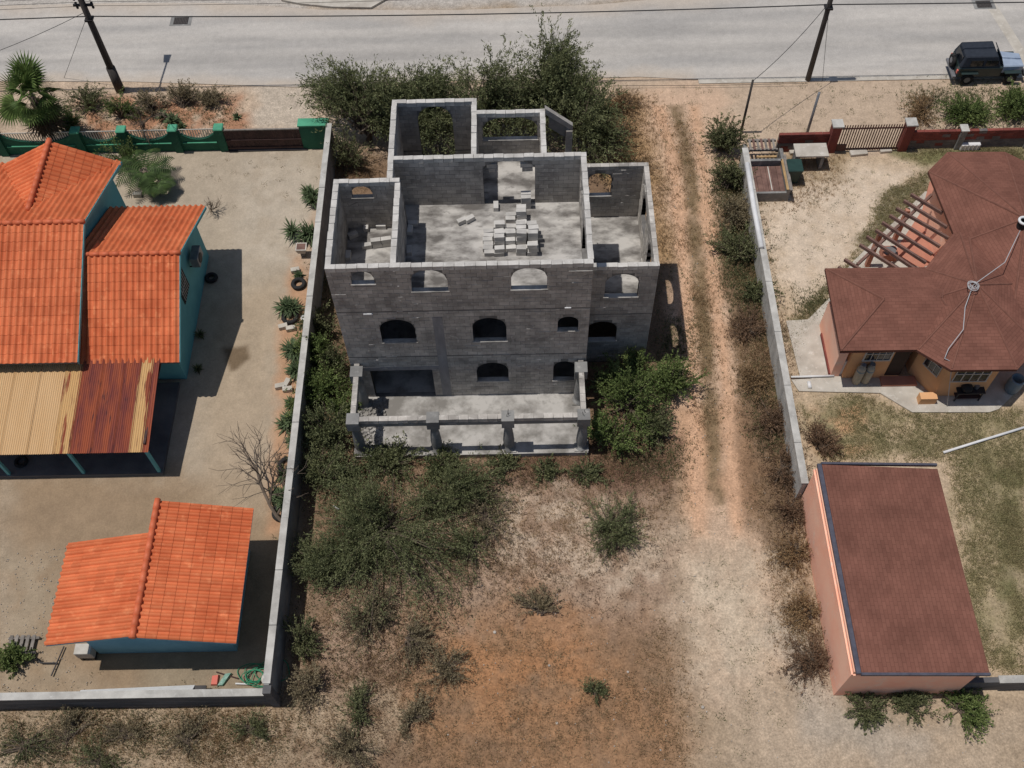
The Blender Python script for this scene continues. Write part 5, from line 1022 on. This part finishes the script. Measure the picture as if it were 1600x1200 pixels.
tag(b.build('garden_hose', HOSE, smooth=True), 'tangled green garden hose in the lower wall corner', 'hose')
q = W(421,1064); e = empty('hose_reel', tuple(q), 'round cream drum with a dark hole beside the hose', 'drum'); MB().lathe([(.22,0),(.25,.05),(.25,.32),(.22,.36)],tuple(q),18).build('drum', OFFW, e, smooth=True); MB().lathe([(.09,.3),(.09,.375)],tuple(q),12).build('hole', DWOOD, e)
q = W(336,1063); tag(MB().hexa([q+np.array(v) for v in ((-.14,-.2,0),(.13,-.2,0),(.16,.2,0),(-.12,.18,0),(-.1,-.18,.12),(.12,-.18,.1),(.13,.17,.14),(-.1,.15,.1))]).build('pink_tub', PINKB), 'flattened pink plastic tub in the lower yard', 'tub')
q = W(350,1063); tag(MB().hexa([q+np.array(v) for v in ((-.25,-.22,0),(.0,-.22,0),(.3,.25,0),(.05,.25,0),(-.2,-.2,.08),(.0,-.2,.1),(.27,.24,.15),(.05,.22,.12))]).build('plastic_sack', TEAL), 'green and white plastic sack beside the pink tub', 'sack')
b = MB(); b.tube([W(338,1050,.06), W(372,1060,.06)], .025, 6); tag(b.build('stick', DWOOD), 'dark stick lying above the plastic sack', 'stick')
b = MB(); b.tube([W(368,1068,.06), W(390,1069,.06)], .035, 6); tag(b.build('white_tube', WHITE), 'short white tube left of the hose', 'tube')
b = MB(); b.tube([W(521,790,.3), W(531,797,.1)], .035, 6); tag(b.build('white_stick', WHITE), 'white stick lying in the bushes right of the boundary wall', 'stick')
# stones and litter
for k, (px, py) in enumerate([(773,988),(981,870+180),(1098,1105),(1104,1112),(1068,940),(1055,900),(753,915),(870,1130),(960,1166),(1032,1172),(700,1148),(858,1040),(925,965),(683,790),(1045,685)]):
    q = W(px, py); s = .07 if k in (0,2) else rng.uniform(.03,.055); b = MB(); b.lathe([(s*.5,-.02),(s,s*.3),(s*.8,s*.7),(s*.3,s*.9)],(q[0],q[1],0),7); o = b.build('white_stone', STONE); o.rotation_euler[2] = 0
    tag(o, 'small white stone lying on the open lot', 'stone', 'white stones on the open lot')
def scatter_stones(name, P_, n, smin, smax, m):
    X = inpoly(P_, n); C = np.column_stack([X, np.zeros(len(X))]); V = []
    b = MB()
    for c in C:
        s = rng.uniform(smin, smax); a = rng.uniform(0, 3); ca, sa = math.cos(a)*s, math.sin(a)*s; b.hexa([(c[0]-ca,c[1]-sa,-.03),(c[0]+sa,c[1]-ca,-.03),(c[0]+ca,c[1]+sa,-.03),(c[0]-sa,c[1]+ca,-.03),(c[0]-ca*.6,c[1]-sa*.6,s*.7),(c[0]+sa*.6,c[1]-ca*.6,s*.8),(c[0]+ca*.6,c[1]+sa*.6,s*.6),(c[0]-sa*.6,c[1]+ca*.6,s*.75)])
    o = b.build(name, m); o['kind'] = 'stuff'; return o
scatter_stones('gravel', gpoly([(0,870),(110,850),(80,1000),(150,1070),(0,1085)]), 260, .015, .04, STONE)
scatter_stones('gravel', gpoly([(1020,150),(1110,200),(1240,800),(1270,1050),(1600,1120),(1600,1200),(700,1200),(600,950),(1060,800)]), 420, .015, .04, STONE)
scatter_stones('rubble', gpoly([(560,640),(605,625),(600,700),(562,706)]), 160, .05, .13, SLABM).location.z = .32
scatter_stones('gravel', gpoly([(1200,250),(1420,250),(1300,460),(1230,480)]), 120, .015, .03, STONE)
# grasses and weeds
def spots(name, polys, lm, sd):
    C = []
    for P_, n in polys:
        for c in inpoly(P_, n)+rng.normal(0, .5, (n, 2)):
            k = int(rng.integers(5, 36)); C.append(np.column_stack([rng.normal(c[0], .02+.0035*k, k), rng.normal(c[1], .02+.0035*k, k), np.zeros(k)]))
    C = np.vstack(C); o = quads(name, leaves(C, np.tile(np.array([0, 0, .6]), (len(C), 1)), .07, .011, .9), lm); o['kind'] = 'stuff'; return o
spots('small_weeds', [(gpoly([(1180,260),(1430,250),(1400,330),(1300,450),(1230,500),(1200,400)]),90),(gpoly([(1030,130),(1400,128),(1380,195),(1180,230),(1150,170),(1060,240)]),110),(gpoly([(960,780),(1090,700),(1240,960),(1280,1120),(1080,1190),(1040,1000)]),110),(gpoly([(1120,180),(1160,240),(1100,300),(1020,170)]),40),(gpoly([(1090,300),(1120,640),(1100,700),(1085,500)]),70),(gpoly([(1500,900),(1560,1000),(1600,1060),(1560,1060),(1520,980)]),40)], LF_DK, 1)
spots('dry_weeds', [(gpoly([(460,960),(1060,760),(1080,1190),(450,1190)]),260),(gpoly([(0,1115),(440,1112),(440,1195),(0,1195)]),160),(gpoly([(1150,480),(1200,480),(1290,1060),(1250,1060)]),120),(gpoly([(200,140),(400,150),(390,225),(240,220)]),70),(gpoly([(300,250),(500,240),(480,300),(330,330)]),20)], LF_GY, 2)
def tufts(name, polys, lm, ln, wd, blades, thr, sd):
    Cs = []; 
    for P_, n in polys:
        X = inpoly(P_, n, thr, sd, .9); X = X+rng.normal(0, .12 if name == 'lawn_grass' else .45, X.shape); Cs.append(X)
    X = np.vstack(Cs); C = np.repeat(np.column_stack([X, np.zeros(len(X))]), blades, 0); C[:, :2] += rng.normal(0, .05, (len(C), 2)); D = np.tile(np.array([0, 0, 1.0]), (len(C), 1))
    o = quads(name, leaves(C, D, ln, wd, .55), lm); o['kind'] = 'stuff'; return o
g = gpoly
tufts('lawn_grass', [(g([(1250,640),(1340,612),(1420,645),(1600,640),(1600,1060),(1530,1040),(1480,720),(1290,720)]),9000),(g([(1390,236),(1600,228),(1600,262),(1440,256)]),2200),(g([(1380,300),(1450,268),(1440,330),(1400,390),(1290,460),(1240,560),(1236,500),(1320,420)]),3400),(g([(1560,720),(1600,720),(1600,1000),(1580,960)]),1200)], GRASS, .075, .012, 7, .36, 41)
tufts('dry_grass', [(g([(545,700),(1070,690),(1060,820),(900,900),(640,980),(470,1190),(440,1190),(480,800)]),7000),(g([(1082,280),(1104,500),(1116,720),(1100,720),(1090,500),(1072,280),(1062,190),(1070,190)]),1500),(g([(1130,250),(1170,300),(1200,470),(1250,760),(1285,1070),(1240,1060),(1190,800),(1160,560),(1125,380)]),4500),(g([(940,150),(1025,150),(1060,300),(1075,420),(1020,420),(940,260)]),3500),(g([(600,1000),(1060,980),(1080,1200),(440,1200)]),4000),(g([(0,1115),(440,1110),(440,1200),(0,1200)]),3500),(g([(1195,240),(1320,240),(1300,300),(1215,330)]),900),(g([(525,240),(600,250),(600,285),(530,280)]),700)], DGRASS, .12, .010, 6, .42, 42)
tufts('weeds', [(g([(480,700),(800,720),(780,950),(560,1100),(450,1190)]),1800),(g([(780,715),(1075,690),(1075,730),(800,760)]),900),(g([(1115,200),(1165,300),(1198,490),(1150,470),(1122,330)]),3600),(g([(1150,470),(1200,480),(1235,700),(1190,700)]),1200),(g([(0,1115),(440,1110),(440,1200),(0,1200)]),1400),(g([(110,150),(380,155),(360,215),(110,225)]),900),(g([(1420,140),(1600,140),(1600,200),(1420,195)]),1500),(g([(1060,420),(1080,560),(1060,600),(1030,560),(1030,440)]),700),(g([(525,260),(548,300),(545,560),(480,720),(478,560)]),1600),(g([(1240,470),(1300,440),(1290,480),(1250,500)]),400)], LF_DK, .11, .015, 5, .48, 43)
tufts('withered_scrub', [(g([(780,700),(1070,690),(1060,780),(830,770)]),1600),(g([(650,880),(1050,780),(1060,960),(720,980)]),1500),(g([(1160,480),(1215,480),(1280,1060),(1250,1060),(1200,760)]),2600),(g([(500,960),(700,980),(640,1190),(450,1190)]),1800)], LF_RED, .11, .009, 6, .50, 44)
